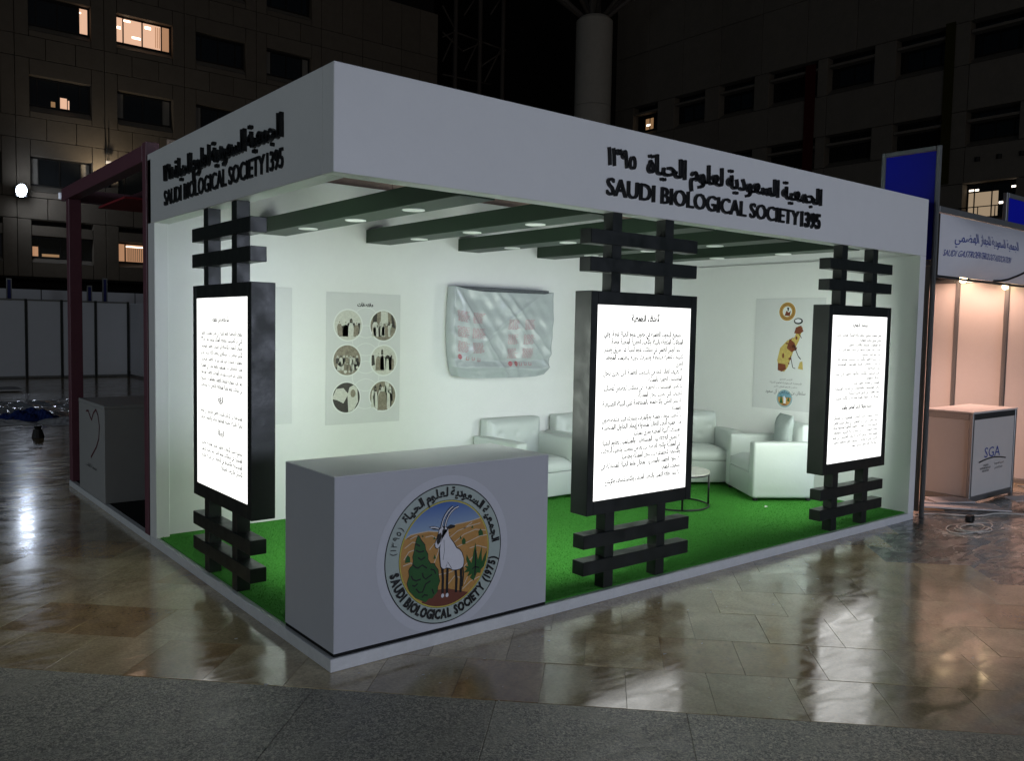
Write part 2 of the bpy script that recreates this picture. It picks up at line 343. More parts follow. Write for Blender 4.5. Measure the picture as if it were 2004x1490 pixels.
for r in range(0, 64):
    off = (r % 2)*.285
    for k in range(-70, 70):
        s = -.25+DS*(r+.5); dd = 1.49+off+DD*(k+.5)
        x, y = (s+dd)/2, (s-dd)/2
        zz = inview(x, y, mg=120)
        if zz is None or underbooth(x, y): continue
        if y > 33: continue
        tiles.append((zz, x, y))
tiles.sort()
tme = prism_tile(LT, WT); tme.materials.append(TRAV)
gme = prism_tile(LT, WT); gme.materials.append(GREENM)
near, far = tiles[:262], tiles[262:]
for zz, x, y in near:
    o = bpy.data.objects.new('paving_tile', gme if in_green(x, y) else tme); C.objects.link(o); o.parent = ground
    o.location = (x, y, random.uniform(-.0008, .0006))
    o.rotation_euler = (random.gauss(0, .0016), random.gauss(0, .0016), R45)
def far_tiles(lst, m, nm):
    vs, fs = [], []
    cu, su = math.cos(R45), math.sin(R45)
    for zz, x, y in lst:
        k = len(vs); tx, ty = random.gauss(0, .0016), random.gauss(0, .0016); lv = []
        for (a, b, h) in ((-1, -1, 0), (1, -1, 0), (1, 1, 0), (-1, 1, 0), (-1, -1, -.01), (1, -1, -.01), (1, 1, -.01), (-1, 1, -.01)):
            g = .004 if h == 0 else 0
            px, py = a*(LT/2-g*.4), b*(WT/2-g*.4)
            lv.append((x+px*cu-py*su, y+px*su+py*cu, h+tx*px+ty*py))
        vs += lv; fs += [(k, k+1, k+2, k+3)]+[(k+i, k+4+i, k+4+(i+1) % 4, k+(i+1) % 4) for i in range(4)]
    o = poly(nm, vs, fs, m, ground); tag(o, kind='stuff'); return o
far_tiles([t for t in far if not in_green(t[1], t[2])], TRAV, 'distant_paving')
far_tiles([t for t in far if in_green(t[1], t[2])], GREENM, 'distant_green_paving')
sl = prism_tile(.875, .945, .012, .003); sl.materials.append(GRANITE)
for r in range(0, 3):
    for k in range(-7, 12):
        s = -.25-1.34*(r+.5); dd = 1.21+1.24*(k+.5)+(.5 if r % 2 else 0)
        x, y = (s+dd)/2, (s-dd)/2
        if inview(x, y, mg=900) is None: continue
        o = bpy.data.objects.new('granite_slab', sl); C.objects.link(o); o.parent = ground
        o.location = (x, y, -.001); o.rotation_euler = (random.gauss(0, .001), random.gauss(0, .001), R45)

# ================================================================== THE BOOTH
L, Wd, ZF = 6.04, 3.06, 2.476
booth = empty('exhibition_booth', (0, 0, 0), label='open white corner exhibition booth with green carpet and black raised lettering', cat='booth')
plat = box('platform', 0, L, 0, Wd, 0, .068, BASEW, booth, .003)
box('carpet', .03, L-.11, .03, Wd-.09, .0685, .078, CARPET, booth, .002)
# short carpet pile as real blades in front of the seats
bl_v, bl_f = [], []
for i in range(52000):
    x = random.uniform(.05, L-.13); y = 3*random.random()**1.25*.97+.04
    if y > 2.95 or (x < 1.42 and y < .6): continue
    an = random.uniform(0, 2*PI); h = random.uniform(.006, .013); ww = .0022
    k = len(bl_v); dx, dy = math.cos(an)*ww, math.sin(an)*ww
    bl_v += [(x-dx, y-dy, .077), (x+dx, y+dy, .077), (x+random.gauss(0, .005), y+random.gauss(0, .005), .078+h)]; bl_f.append((k, k+1, k+2))
pile = poly('carpet_pile', bl_v, bl_f, CARPET, booth); tag(pile, kind='stuff')
box('wall', 0, L, 2.98, Wd, .0685, 2.957, WHITE, booth, .002)
box('wall', L-.105, L, .0, 2.979, .0685, ZF-.001, WHITE, booth, .002)
box('wall', L-.085, L, .121, 2.979, ZF, 2.985, WHITE, booth, .002)
box('end_post', 0, .10, 2.90, 2.979, .0685, ZF-.001, WHITE, booth, .003)
for i in range(6):
    box('header_board', .15+i, 1.143+i, 3.07, 3.09, 2.9, 3.14, CORTEN, booth, .002)
fa = box('fascia', 0, L, 0, .12, ZF, 3.0, WHITE, booth, .003)
fb = box('fascia', 0, .12, .121, Wd, ZF, 3.0, WHITE, booth, .003)
FB = Face((0, 0, 0), (1, 0, 0)); FA = Face((0, 0, 0), (0, -1, 0))     # u of FA runs towards the corner: u = -y
def islands_to_objects(me, name, m, parent):
    bm = bmesh.new(); bm.from_mesh(me); bmesh.ops.remove_doubles(bm, verts=bm.verts, dist=1e-5); seen = set(); out = []
    bm.verts.ensure_lookup_table()
    for v in bm.verts:
        if v.index in seen: continue
        st = [v]; isl = []; seen.add(v.index)
        while st:
            a = st.pop(); isl.append(a)
            for e in a.link_edges:
                b = e.other_vert(a)
                if b.index not in seen: seen.add(b.index); st.append(b)
        out.append(isl)
    for isl in out:
        idx = {v.index: i for i, v in enumerate(isl)}
        fs = [tuple(idx[q.index] for q in f.verts) for f in {f for v in isl for f in v.link_faces}]
        poly(name, [v.co.copy() for v in isl], fs, m, parent)
    bm.free()
def raised_latin(body, face, u0, u1, v, h, parent, th=.018, off=.010):
    me = text_mesh(body, .5, off, 3)
    a, b, c, d = ext_of(me); sx = (u1-u0)/(b-a); sy = h/.70
    place(me, face, u0-a*sx, v, sx, sy, th/2, th); islands_to_objects(me, 'letter', LETTER, parent)
def raised_words(line, face, u0, u1, v, size, parent, off=.014):
    ws = list(reversed(line.split())); mes = [text_mesh(shape(x), .5, off, 3) for x in ws]
    ex = [ext_of(q) for q in mes]; wid = [e[1]-e[0] for e in ex]; gap = .26
    tot = sum(wid)+gap*(len(ws)-1); sx = (u1-u0)/tot; cur = u0
    for q, e, wd in zip(mes, ex, wid):
        place(q, face, cur-e[0]*sx, v, sx, size, .011, .022); link('word', q, LETTER, parent); cur += (wd+gap)*sx
raised_words('الجمعية السعودية لعلوم الحياة', FB, 2.20, 4.225, 2.752, .175, fa)
raised_words('١٣٩٥', FB, 1.845, 2.09, 2.752, .165, fa, -.004)
raised_latin('SAUDI BIOLOGICAL SOCIETY', FB, 1.842, 3.93, 2.572, .107, fa)
raised_latin('1395', FB, 3.955, 4.225, 2.570, .112, fa, .018, .030)
raised_words('الجمعية السعودية لعلوم الحياة', FA, -2.36, -.57, 2.735, .175, fb)
raised_words('١٣٩٥', FA, -2.61, -2.42, 2.742, .165, fb, -.004)
raised_latin('SAUDI BIOLOGICAL SOCIETY', FA, -2.63, -.815, 2.572, .107, fb, .011)
raised_latin('1395', FA, -.785, -.57, 2.572, .107, fb, .011)
# ceiling beams with round downlights
for i in range(5):
    x0 = .83+i*1.0
    bm_ = box('ceiling_beam', x0, x0+.245, .1205, 2.978, 2.468, 2.585, DGREEN, booth, .002)
    for yy in (.80, 1.55, 2.30):
        lp = cyl('downlight', x0+.125, yy, 2.462, 2.4675, .072, LAMPD, bm_, 32)
# ---------------- three light box stands (one built, two copied)
def build_stand(name, label):
    t = empty(name, (0, 0, 0), label=label, cat='sign stand', group='black light box stands of the white booth')
    F = Face((0, 0, 0), (1, 0, 0))
    for x in (.195, .69):
        box('post', x, x+.085, .012, .095, .0785, .5695, BLACKP, t, .002)
        box('post', x, x+.085, .012, .095, 1.9805, ZF-.001, BLACKP, t, .002)
    for z in (.19, .36, 2.10, 2.27):
        box('slat', 0, 1.012, 0.0, .102, z, z+.089, BLACKP, t, .003)
    bm = bmesh.new()
    bx = (.016, 1.026, .57, 1.98)
    # hollow housing: four sides and a rim each face
    bbox_bm(bm, bx[0], bx[0]+.058, 0, .15, bx[2], bx[3], .003)
    bbox_bm(bm, bx[1]-.058, bx[1], 0, .15, bx[2], bx[3], .003)
    bbox_bm(bm, bx[0]+.059, bx[1]-.059, 0.001, .149, bx[2], .658, .002)
    bbox_bm(bm, bx[0]+.059, bx[1]-.059, 0.001, .149, 1.896, bx[3], .002)
    h = bmobj('housing', bm, BLACKP, t)
    sc = box('screen', .076, .966, .006, .07, .659, 1.895, SCREEN, t, 0)
    box('rear_screen', .076, .966, .08, .143, .659, 1.895, SCREENB, t, 0)
    return t, F, sc
def para(F, lines, sc, top, step, size, u0=.155, u1=.885, d=-.004, m=INK, off=.040):
    v = top
    for ln, frac, kind in lines:
        if ln:
            a = ar(ln)
            me = text_mesh(a, 0, off if kind != 't' else .055, 1)
            e = ext_of(me); wd = (u1-u0)*frac; sx = wd/(e[1]-e[0])
            st = u1-wd if kind != 't' else (u0+u1)/2-wd/2
            place(me, F, st-e[0]*sx, v, sx, size*(1.45 if kind == 't' else 1.2), d)
            link('text_title' if kind == 't' else 'text_line', me, m, sc)
        v -= step
sA, FAc, scA = build_stand('light_box_stand', 'black stand with glowing text panel on the left side of the booth')
TA = [('نبذة مختصرة عن الجمعية', .42, 't'), ('', 1, 'l'), ('الجمعية السعودية لعلوم الحياة هي إحدى الجمعيات العلمية', 1, 'l'), ('التي تم تأسيسها بجامعة الملك سعود عام ١٣٩٥هـ', 1, 'l'), ('ونشأت الجمعية بالإضافة إلى الجهات العلمية الموجودة', 1, 'l'), ('الأمير سلطان بن عبدالعزيز يحفظه الله رئيسا فخريا', 1, 'l'), ('للجمعية، ويشارك فيها عدد كبير من العلماء والباحثين', 1, 'l'), ('وطلبة الجامعات من المهتمين بعلوم الحياة في المملكة', 1, 'l'), ('والعالم، وقد أصدرت عددا من المجلات العلمية المحكمة', 1, 'l'), ('كما تقيم الجمعية الندوات العلمية والمؤتمرات السنوية', 1, 'l'), ('في مجالات علوم الحياة المختلفة بالتعاون مع الجامعات', 1, 'l'), ('', 1, 'l'), ('الرؤية', .13, 't'), ('', 1, 'l'), ('المساهمة في الارتقاء بالبحث العلمي والتطوير في علوم', 1, 'l'), ('الحياة والبيئة وخدمة المجتمع محليا وإقليميا ودوليا', 1, 'l'), ('', 1, 'l'), ('الرسالة', .15, 't'), ('', 1, 'l'), ('تشجيع ودعم الأبحاث العلمية ونشر المعرفة وتقديم', 1, 'l'), ('المشورة في مجالات علوم الحياة بما يخدم التنمية', 1, 'l'), ('المستدامة والإسهام في الحفاظ على البيئة والتنوع', 1, 'l'), ('الأحيائي والثروات الطبيعية', .5, 'l')]
TB = [('أهداف الجمعية', .36, 't'), ('', 1, 'l'), ('١. تشجيع البحوث العلمية في حقول علوم الحياة عامة، وفي', 1, 'l'), ('المجالات المتعلقة بالبيئة والأحياء الفطرية المحلية خاصة.', .92, 'l'), ('٢. نشر الوعي العلمي في مجالات علوم الحياة عن طريق إصدار', 1, 'l'), ('كتيبات علمية مبسطة ونشرات دورية يتفهمها المواطن', 1, 'l'), ('العادي.', .1, 'l'), ('٣. تعريف العالم الخارجي بالبحوث العلمية التي تجري داخل', 1, 'l'), ('المؤسسات العلمية بالمملكة.', .46, 'l'), ('٤. تقديم المستشارات العلمية ، في مجالات تخصص أعضائها،', 1, 'l'), ('للجهات التي تطلبها داخل المملكة.', .58, 'l'), ('٥. نشر الوعي والاهتمام بالمحافظة على البيئة الطبيعية', 1, 'l'), ('بالمملكة.', .14, 'l'), ('٦. تنظيم ندوات علمية ومؤتمرات يشارك فيها متخصصون', 1, 'l'), ('من جميع أنحاء العالم لمحاولة إيجاد الحلول المناسبة', 1, 'l'), ('لمشكلات البيئة المحلية وطرق تنميتها.', .62, 'l'), ('٧. توثيق العلاقة بين المشتغلين والمهتمين بعلوم الحياة', 1, 'l'), ('في المملكة وإتاحة الفرصة لهم لعرض بحوثهم وتنظيم الرحلات', 1, 'l'), ('والأنشطة الاجتماعية لهم داخل المملكة وخارجها.', .76, 'l'), ('٨. دعوة العلماء والمفكرين بمجال علوم الحياة للمشاركة في', 1, 'l'), ('نشاطات الجمعية', .26, 'l'), ('٩. نشر ثقافة التميز والتعلم المنظم والاستكشاف والإبداع', .95, 'l')]
TC = [('نشاطات الجمعية', .34, 't'), ('', 1, 'l'), ('تعمل الجمعية لتحقيق أهدافها بكافة الوسائل المناسبة ومنها', 1, 'l'), ('ملتقى سنوي لأعضاء الجمعية.', .5, 'l'), ('عقد المؤتمرات والندوات واللقاءات العلمية', .75, 'l'), ('إصدار مجلة علمية محكمة في مجال علوم الحياة وهي', 1, 'l'), ('مجلة علوم الحياة السعودية', .45, 'l'), ('نشر السلسلة العلمية وتأليف كتب متخصصة لمختلف فئات', 1, 'l'), ('من الطلاب والعاملين والهواة والمهتمين والمؤسسات', 1, 'l'), ('ذات العلاقة.', .3, 'l'), ('إجراء الدراسات والأبحاث والأعمال العلمية التي تخدم', 1, 'l'), ('أهداف الجمعية.', .35, 'l'), ('المشاركة في المعارض العلمية والبيئية', .62, 'l'), ('تبادل المطبوعات والمعلومات مع الجهات المشابهة', 1, 'l'), ('داخل المملكة وفي الدول العربية الشقيقة', .7, 'l'), ('الإشراف على الجوائز والمنح المقدمة من الأفراد والجهات', 1, 'l'), ('', 1, 'l'), ('مبادرة الجوائز للنشر المتميز والمبدع', .72, 't'), ('', 1, 'l'), ('مبادرة الجمعية لخدمة الباحثين المتميزين من أعضائها', 1, 'l'), ('تهدف المبادرة إلى تكريم المتميزين في مجال البحث العلمي', 1, 'l'), ('وتشجيع النشر في المجلات العلمية العالمية المحكمة وذلك', 1, 'l'), ('لأعضاء الجمعية من طلاب وأعضاء هيئة التدريس بالجامعات', 1, 'l'), ('وتمنح الجائزة سنويا لأفضل الأبحاث المنشورة في علوم', 1, 'l'), ('الحياة والبيئة والتقنية الحيوية وفق ضوابط محددة', 1, 'l'), ('وذلك خلال اللقاء العلمي السنوي للجمعية', .6, 'l')]
para(Face((0, 0, 0), (1, 0, 0)), TA, scA, 1.745, .0425, .033)
def dup(root, name=None):
    r = root.copy(); C.objects.link(r); BASE[r.name] = Vector((0, 0, 0))
    res = {}
    for ch in list(root.children):
        c = ch.copy(); C.objects.link(c); c.parent = r; res[ch.name.split('.')[0]] = c; BASE[c.name] = Vector((0, 0, 0))
    return r, res
sB, rB = dup(sA); sB['label'] = 'black stand with glowing text panel in the middle of the booth front'
sC, rC = dup(sA); sC['label'] = 'black stand with glowing text panel near the right end of the booth'
para(Face((0, 0, 0), (1, 0, 0)), TB, rB['screen'], 1.80, .0495, .038, .135, .90)
para(Face((0, 0, 0), (1, 0, 0)), TC, rC['screen'], 1.805, .0410, .031, .15, .88)
sB.location = (1.729, 0, 0); sC.location = (4.418, 0, 0)
sA.location = (0, 2.052, 0); sA.rotation_euler = (0, 0, -PI/2)

# ---------------- reception counter with the emblem
ctr = empty('reception_counter', (0, 0, 0), label='white reception counter with round oryx emblem at the booth corner', cat='counter')
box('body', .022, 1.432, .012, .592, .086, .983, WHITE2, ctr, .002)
box('counter_top', .0222, 1.4318, .0122, .5918, .9835, .986, TOPW, ctr, .003)  # thin sheet that carries the painted brightness of the lit top
box('gap_shade_strip', .0245, 1.4295, .0145, .5895, .0690, .0855, GAP, ctr, 0)  # black strip painted in for the shade of the gap under the counter
RE = .383
EF = Face((.693, .012, .497), (1, 0, 0))
def E_(pts): return [(a*RE, b*RE) for a, b in pts]
def clampc(pts, r=.755):
    o = []
    for a, b in pts:
        q = math.hypot(a, b); o.append((a*r/q, b*r/q) if q > r else (a, b))
    return o
def pm(name, col, **k): return mat(name, col, .4, .35, var=k.get('var', .06), scale=k.get('scale', 20))
HALO = pm('emblem_halo_vinyl', (.57, .58, .62)); RINGC = pm('emblem_ring_pale_green', (.40, .47, .43)); YEL = pm('emblem_yellow_ring', (.55, .48, .08))
SKYB = mat('emblem_sky', (.05, .14, .38), .4, .35)
_n = SKYB.node_tree.nodes; _l = SKYB.node_tree.links; _g = _n.new('ShaderNodeNewGeometry'); _s = _n.new('ShaderNodeSeparateXYZ'); _r = _n.new('ShaderNodeValToRGB')
_m = _n.new('ShaderNodeMapRange'); _m.inputs[1].default_value = .60; _m.inputs[2].default_value = .79
_r.color_ramp.elements[0].color = (.34, .46, .58, 1); _r.color_ramp.elements[1].color = (.04, .12, .40, 1)
_l.new(_g.outputs['Position'], _s.inputs[0]); _l.new(_s.outputs['Z'], _m.inputs[0]); _l.new(_m.outputs[0], _r.inputs[0]); _l.new(_r.outputs[0], _n['Principled BSDF'].inputs['Base Color'])
DUNE = pm('emblem_dune_ochre', (.50, .26, .07), var=.2); CREAM = pm('emblem_cream_line', (.66, .56, .42)); TREEG = pm('emblem_tree_green', (.018, .10, .02), var=.25)
OWHITE = pm('emblem_white', (.72, .72, .76)); MOUND = pm('emblem_brown_mound', (.16, .045, .025)); EBLACK = pm('emblem_black', (.006, .006, .007))
emb = flat('emblem', EF, [(a_, max(b_, -.405)) for a_, b_ in circ(0, 0, RE*1.13, 96)], .0008, HALO, ctr)
def ef(name, polys, lay, m): return multi(name, EF, polys, .0008+.0004*lay, m, emb)
ef('outline', [circ(0, 0, RE*1.005, 96)], 1, EBLACK); ef('ring', [circ(0, 0, RE*.988, 96)], 2, RINGC)
ef('inner_line', [circ(0, 0, RE*.778, 96)], 3, EBLACK); ef('yellow_ring', [circ(0, 0, RE*.772, 96)], 4, YEL)
ef('sky_field', [circ(0, 0, RE*.752, 96)], 5, SKYB)
ridge = [(-0.705, 0.317), (-0.589, 0.357), (-0.431, 0.365), (-0.297, 0.369), (-0.105, 0.331), (0.032, 0.351), (0.171, 0.406), (0.30, 0.412), (0.43, 0.42), (0.605, 0.449)]
def arcp(r, a0, a1, n=40): return [(r*math.cos(math.radians(a0+(a1-a0)*i/n)), r*math.sin(math.radians(a0+(a1-a0)*i/n))) for i in range(n+1)]
a_l = math.degrees(math.atan2(.317, -.682)); a_r = math.degrees(math.atan2(.449, .605))
ef('dunes', [E_(clampc(ridge, .752)+arcp(.752, a_r, a_l-360, 60))], 6, DUNE)
lines = [ridge, [(-0.69, 0.18), (-0.561, 0.251), (-0.428, 0.209), (-0.347, 0.128)], [(0.148, 0.147), (0.317, 0.241), (0.52, 0.285), (0.728, 0.256)], [(0.178, 0.072), (0.378, 0.114), (0.61, 0.176), (0.744, 0.181)], [(-0.713, -0.064), (-0.583, -0.04), (-0.503, -0.099)], [(-0.233, -0.283), (0.043, -0.283), (0.327, -0.236), (0.556, -0.057)], [(0.035, 0.211), (0.202, 0.305), (0.402, 0.349), (0.606, 0.369)], [(-0.349, 0.289), (-0.242, 0.297), (-0.132, 0.235)], [(0.304, -0.566), (0.447, -0.472), (0.625, -0.443)], [(-0.208, -0.125), (-0.129, 0.049), (-0.117, 0.163)], [(0.046, -0.449), (0.157, -0.35), (0.272, -0.394)], [(-.70, .02), (-.62, .12), (-.5, .14)], [(.42, .02), (.56, .04), (.73, -.02)], [(.3, .32), (.38, .36), (.46, .40)], [(-.6, .3), (-.5, .33), (-.42, .28)], [(.33, -.5), (.42, -.35), (.55, -.33), (.68, -.3)], [(-.28, .1), (-.2, .18), (-.13, .17)]]
ef('dune_lines', [E_(q) for ln in lines for q in stroke(clampc(ln, .75), .013)], 7, CREAM)
mound = [(-0.403, -0.635), (-0.283, -0.529), (-0.12, -0.501), (0.047, -0.512), (0.218, -0.57), (0.407, -0.632)]
ef('mound', [E_(mound+arcp(.752, math.degrees(math.atan2(-.632, .407)), math.degrees(math.atan2(-.635, -.403)), 30))], 8, MOUND)
tree = [(-0.47, 0.334), (-0.43, .27), (-0.402, 0.228), (-0.36, .18), (-0.347, 0.105), (-0.31, .04), (-0.304, -0.04), (-0.263, -0.104), (-.2, -.11), (-0.18, -0.152), (-.13, -.22), (-0.123, -0.302), (-.1, -.39), (-0.134, -0.463), (-.14, -.53), (-0.187, -0.57), (-0.227, -0.609), (-.28, -.6), (-0.335, -0.646), (-0.497, -0.556), (-0.604, -0.435), (-0.645, -0.325), (-0.607, -0.218), (-.62, -.15), (-0.595, -0.106), (-.56, -.08), (-0.544, -0.024), (-.555, .04), (-0.533, 0.111), (-0.508, 0.244)]
plant = [(0.50, -0.475), (0.43, -.42), (0.47, -.37), (.38, -.40), (.42, -.33), (.32, -.33), (.38, -.28), (0.327, -0.23), (0.399, -0.248), (.36, -.14), (0.367, -0.063), (.42, -.16), (0.457, -0.209), (.49, -.05), (0.524, 0.092), (.545, -.05), (0.573, -0.18), (.61, -.08), (0.643, 0.026), (.64, -.1), (0.648, -0.216), (.69, -.13), (0.735, -0.06), (.72, -.2), (0.695, -0.297), (.63, -.33), (0.622, -0.382), (.56, -.37)]
bushes = [[(0.581, 0.18), (.57, .24), (0.608, 0.285), (.65, .24), (0.664, 0.181)], [(0.286, 0.092), (.275, .15), (0.31, 0.195), (.345, .15), (0.343, 0.095)], [(0.44, 0.312), (0.46, 0.353), (0.484, 0.314)], [(-0.682, -0.024), (-.67, .04), (-0.637, 0.082), (-.6, .04), (-0.596, -0.027)], [(-0.215, -0.042), (-0.194, 0.024), (-0.168, -0.043)], [(0.233, 0.182), (0.252, 0.232), (0.273, 0.181)], [(.05, .29), (.06, .31), (.075, .29)], [(-.41, .30), (-.40, .33), (-.38, .30)], [(-.22, .24), (-.2, .28), (-.18, .24)]]
ef('tree_edge', [E_([(a*1.0-.008, b+.004) for a, b in tree]), E_([(a+.008, b+.008) for a, b in tree])], 8.5, EBLACK)
ef('trees', [E_(tree), E_(clampc(plant, .745))]+[E_(b) for b in bushes], 9, TREEG)
sq = [[(-0.507, 0.13), (-0.46, .10), (-0.427, 0.093), (-0.37, 0.10)], [(-0.557, -0.067), (-.5, -.12), (-0.463, -0.128), (-0.40, -0.098), (-0.32, -0.153)], [(-0.396, -0.209), (-.38, -.27), (-0.34, -0.31), (-0.233, -0.259)], [(-0.581, -0.223), (-.55, -.28), (-0.501, -0.305), (-0.421, -0.296)], [(-0.499, -0.42), (-.45, -.48), (-0.391, -0.486), (-0.339, -0.38), (-0.259, -0.348)], [(-0.23, -0.469), (-0.201, -0.544)], [(-0.508, 0.221), (-0.441, 0.177)], [(-.47, .02), (-.42, -.02), (-.35, .01)], [(-.56, -.36), (-.52, -.38), (-.47, -.35)], [(-.26, -.18), (-.2, -.2), (-.17, -.26)], [(-.4, -.56), (-.36, -.53), (-.3, -.55)], [(.47, -.3), (.52, -.27), (.6, -.3)], [(.52, -.4), (.53, -.2), (.525, -.02)]]
ef('tree_shading', [E_(q) for ln in sq for q in stroke(ln, .022)], 10, EBLACK)
body = [(0.032, 0.351), (0.04, .29), (0.048, 0.256), (.08, .2), (0.12, 0.152), (0.178, 0.06), (0.235, 0.025), (0.275, -0.022), (0.31, -0.114), (.312, -.18), (0.298, -0.231), (.25, -.255), (0.184, -0.258), (.12, -.25), (0.07, -0.217), (0.01, -.20), (-0.028, -0.213), (-.06, -.2), (-0.084, -0.168), (-0.1, -0.026), (-0.107, 0.092), (-0.09, 0.182), (-0.077, 0.273), (-0.065, 0.365)]
head = [(-0.12, 0.361), (-0.079, 0.402), (-0.01, 0.392), (0.027, 0.34), (-0.022, 0.289), (-0.071, 0.226), (-0.095, 0.161), (-0.12, 0.117), (-.15, .105), (-0.179, 0.121), (-0.191, 0.174), (-0.159, 0.239), (-0.133, 0.305)]
def grow(pts, k):
    cx = sum(p[0] for p in pts)/len(pts); cy = sum(p[1] for p in pts)/len(pts); o = []
    for a, b in pts:
        q = math.hypot(a-cx, b-cy) or 1; o.append((a+(a-cx)/q*k, b+(b-cy)/q*k))
    return o
horn1 = [(-0.085, 0.39), (-0.07, .45), (-0.05, 0.51), (-.02, .56), (0.02, 0.61), (0.069, 0.650), (0.111, 0.673)]
horn2 = [(-0.022, 0.39), (-.01, .45), (0.008, 0.50), (.04, .555), (0.08, 0.60), (0.139, 0.642), (0.21, 0.662)]
legs = [[(-0.060, -0.17), (-0.046, -0.362), (-0.050, -0.562)], [(0.032, -0.20), (0.026, -0.399), (0.026, -0.575)], [(0.169, -0.234), (0.192, -0.403), (0.184, -0.592)], [(0.262, -0.178), (0.272, -0.395), (0.265, -0.608)]]
ef('oryx_outline', [E_(grow(body, .016)), E_(grow(head, .012))]+[E_(q) for h in (horn1, horn2) for q in stroke(h, .036)]
   + [E_(q) for g in legs for q in stroke(g, .040)]+[E_(q) for q in stroke([(0.297, -0.183), (0.312, -0.353), (0.292, -0.528)], .022)]
   + [E_([(-0.298, 0.431), (-0.217, 0.432), (-0.107, 0.394), (-0.12, 0.365), (-0.23, 0.383)]), E_([(0.004, 0.383), (0.073, 0.416), (0.158, 0.393), (0.144, 0.364), (0.046, 0.35)])], 11, EBLACK)
ef('oryx_body', [E_(body), E_(head)]+[E_(q) for h in (horn1, horn2) for q in stroke(h, .017)]
   + [E_(q) for q in stroke([(-0.27, 0.418), (-.2, .41), (-.13, .385)], .018)]
   + [E_(circ(-.05, -.60, .026, 12, .03)), E_(circ(.028, -.605, .026, 12, .03))], 12, OWHITE)
ef('oryx_markings', [E_([(-0.150, 0.30), (-0.092, 0.322), (-0.077, 0.273), (-0.103, 0.184), (-0.144, 0.150), (-0.167, 0.194)]), E_(circ(-.055, .335, .018, 10)), E_([(-.06, .40), (-.02, .40), (-.035, .32)])]
   + [E_(q) for q in stroke([(-.04, .21), (-.03, .05), (-.05, -.08)], .006)] + [E_(q) for q in stroke([(.0, -.19), (.03, -.12), (.1, -.23)], .008)], 13, EBLACK)
def ring_text(chars, r, a0, a1, size, outward=True, name='ring_letters', off=.02, weights=None):
    """glyphs set along a circle from angle a0 to a1 (degrees)"""
    mes = [text_mesh(c, 0, off, 2) if c != ' ' else None for c in chars]
    wid = [(ext_of(q)[1]-ext_of(q)[0]) if q else .28 for q in mes]
    gap = 0 if not weights else weights
    tot = sum(wid)+gap*(len(wid)-1); cur = 0
    bmv, bmf = [], []
    for q, wd in zip(mes, wid):
        mid = (cur+wd/2)/tot; an = math.radians(a0+(a1-a0)*mid); cur += wd+gap
        if not q: continue
        e = ext_of(q); arc = abs(math.radians(a1-a0))*r*RE/tot*1.03
        c, s = math.cos(an), math.sin(an)
        k = len(bmv)
        for v in q.vertices:
            tx = (v.co.x-(e[0]+e[1])/2)*arc; ty = v.co.y*size
            if outward: vec = (c*(r*RE+ty)+s*tx, s*(r*RE+ty)-c*tx)
            else: vec = (c*(r*RE-ty)-s*tx, s*(r*RE-ty)+c*tx)
            bmv.append(EF(vec[0], vec[1], .0008+.0004*14))
        bmf += [tuple(k+i for i in p.vertices) for p in q.polygons]
        bpy.data.meshes.remove(q)
    return poly(name, bmv, bmf, EBLACK, emb)
ring_text(list(ar('الجمعية السعودية لعلوم الحياة')), .835, 141.5, 3.5, .068, True, off=.035)
ring_text(list('(١٣٩٥)'), .845, 173, 147.5, .05, True, off=0, weights=.2)
ring_text(list('SAUDI BIOLOGICAL SOCIETY (1975)'), .930, -170, -11, .072, False, weights=.12, off=.05)
for f in (EF,): pass

# ---------------- wall posters
PW = Face((0, 2.98, 0), (1, 0, 0))
p0 = box('wall_poster', .55, 1.13, 2.9755, 2.9795, .89, 2.04, POSTER, None, .001)
tag(p0, 'plain grey poster on back wall, half hidden behind the left light box', 'poster')
p1 = empty('wall_poster', (1.82, 2.978, 1.44), label='grey wall poster with six round black and white photographs', cat='poster')
box('sheet', 1.445, 2.19, 2.9755, 2.9795, .856, 2.022, POSTER, p1, .001)
text('heading', 'مقتطفات', PW, 1.745, 1.905, 1.905, .046, .0055, INK, p1, off=.05)
def dots(cx, cz, r, n, seed, y=PW, m=SEPIA_D): pass
rings = [q for cx, cz in ((1.835, 1.76), (1.835, 1.60), (1.835, 1.44), (1.835, 1.28), (1.835, 1.12)) for q in stroke(circ(cx, cz, .135, 40)+[(cx+.135, cz)], .006)]
multi('faint_rings', PW, rings, .0052, PHOTOW, p1)
def figure(cx, cz, h, wd):   # a small robed figure, as flat print
    return [[(cx-wd/2, cz), (cx-wd*.42, cz+h*.62), (cx-wd*.22, cz+h*.78), (cx+wd*.22, cz+h*.78), (cx+wd*.42, cz+h*.62), (cx+wd/2, cz)]]
def headp(cx, cz, h, wd): return [circ(cx, cz+h*.86, wd*.26, 12, h*.11)]
def clip(pts, cx, cz, r):
    o = []
    for a, b in pts:
        q = math.hypot(a-cx, b-cz); o.append((cx+(a-cx)*r/q, cz+(b-cz)*r/q) if q > r else (a, b))
    return o
spots = [(1.656, 1.735), (2.012, 1.735), (1.648, 1.425), (2.018, 1.42), (1.643, 1.093), (2.012, 1.095)]
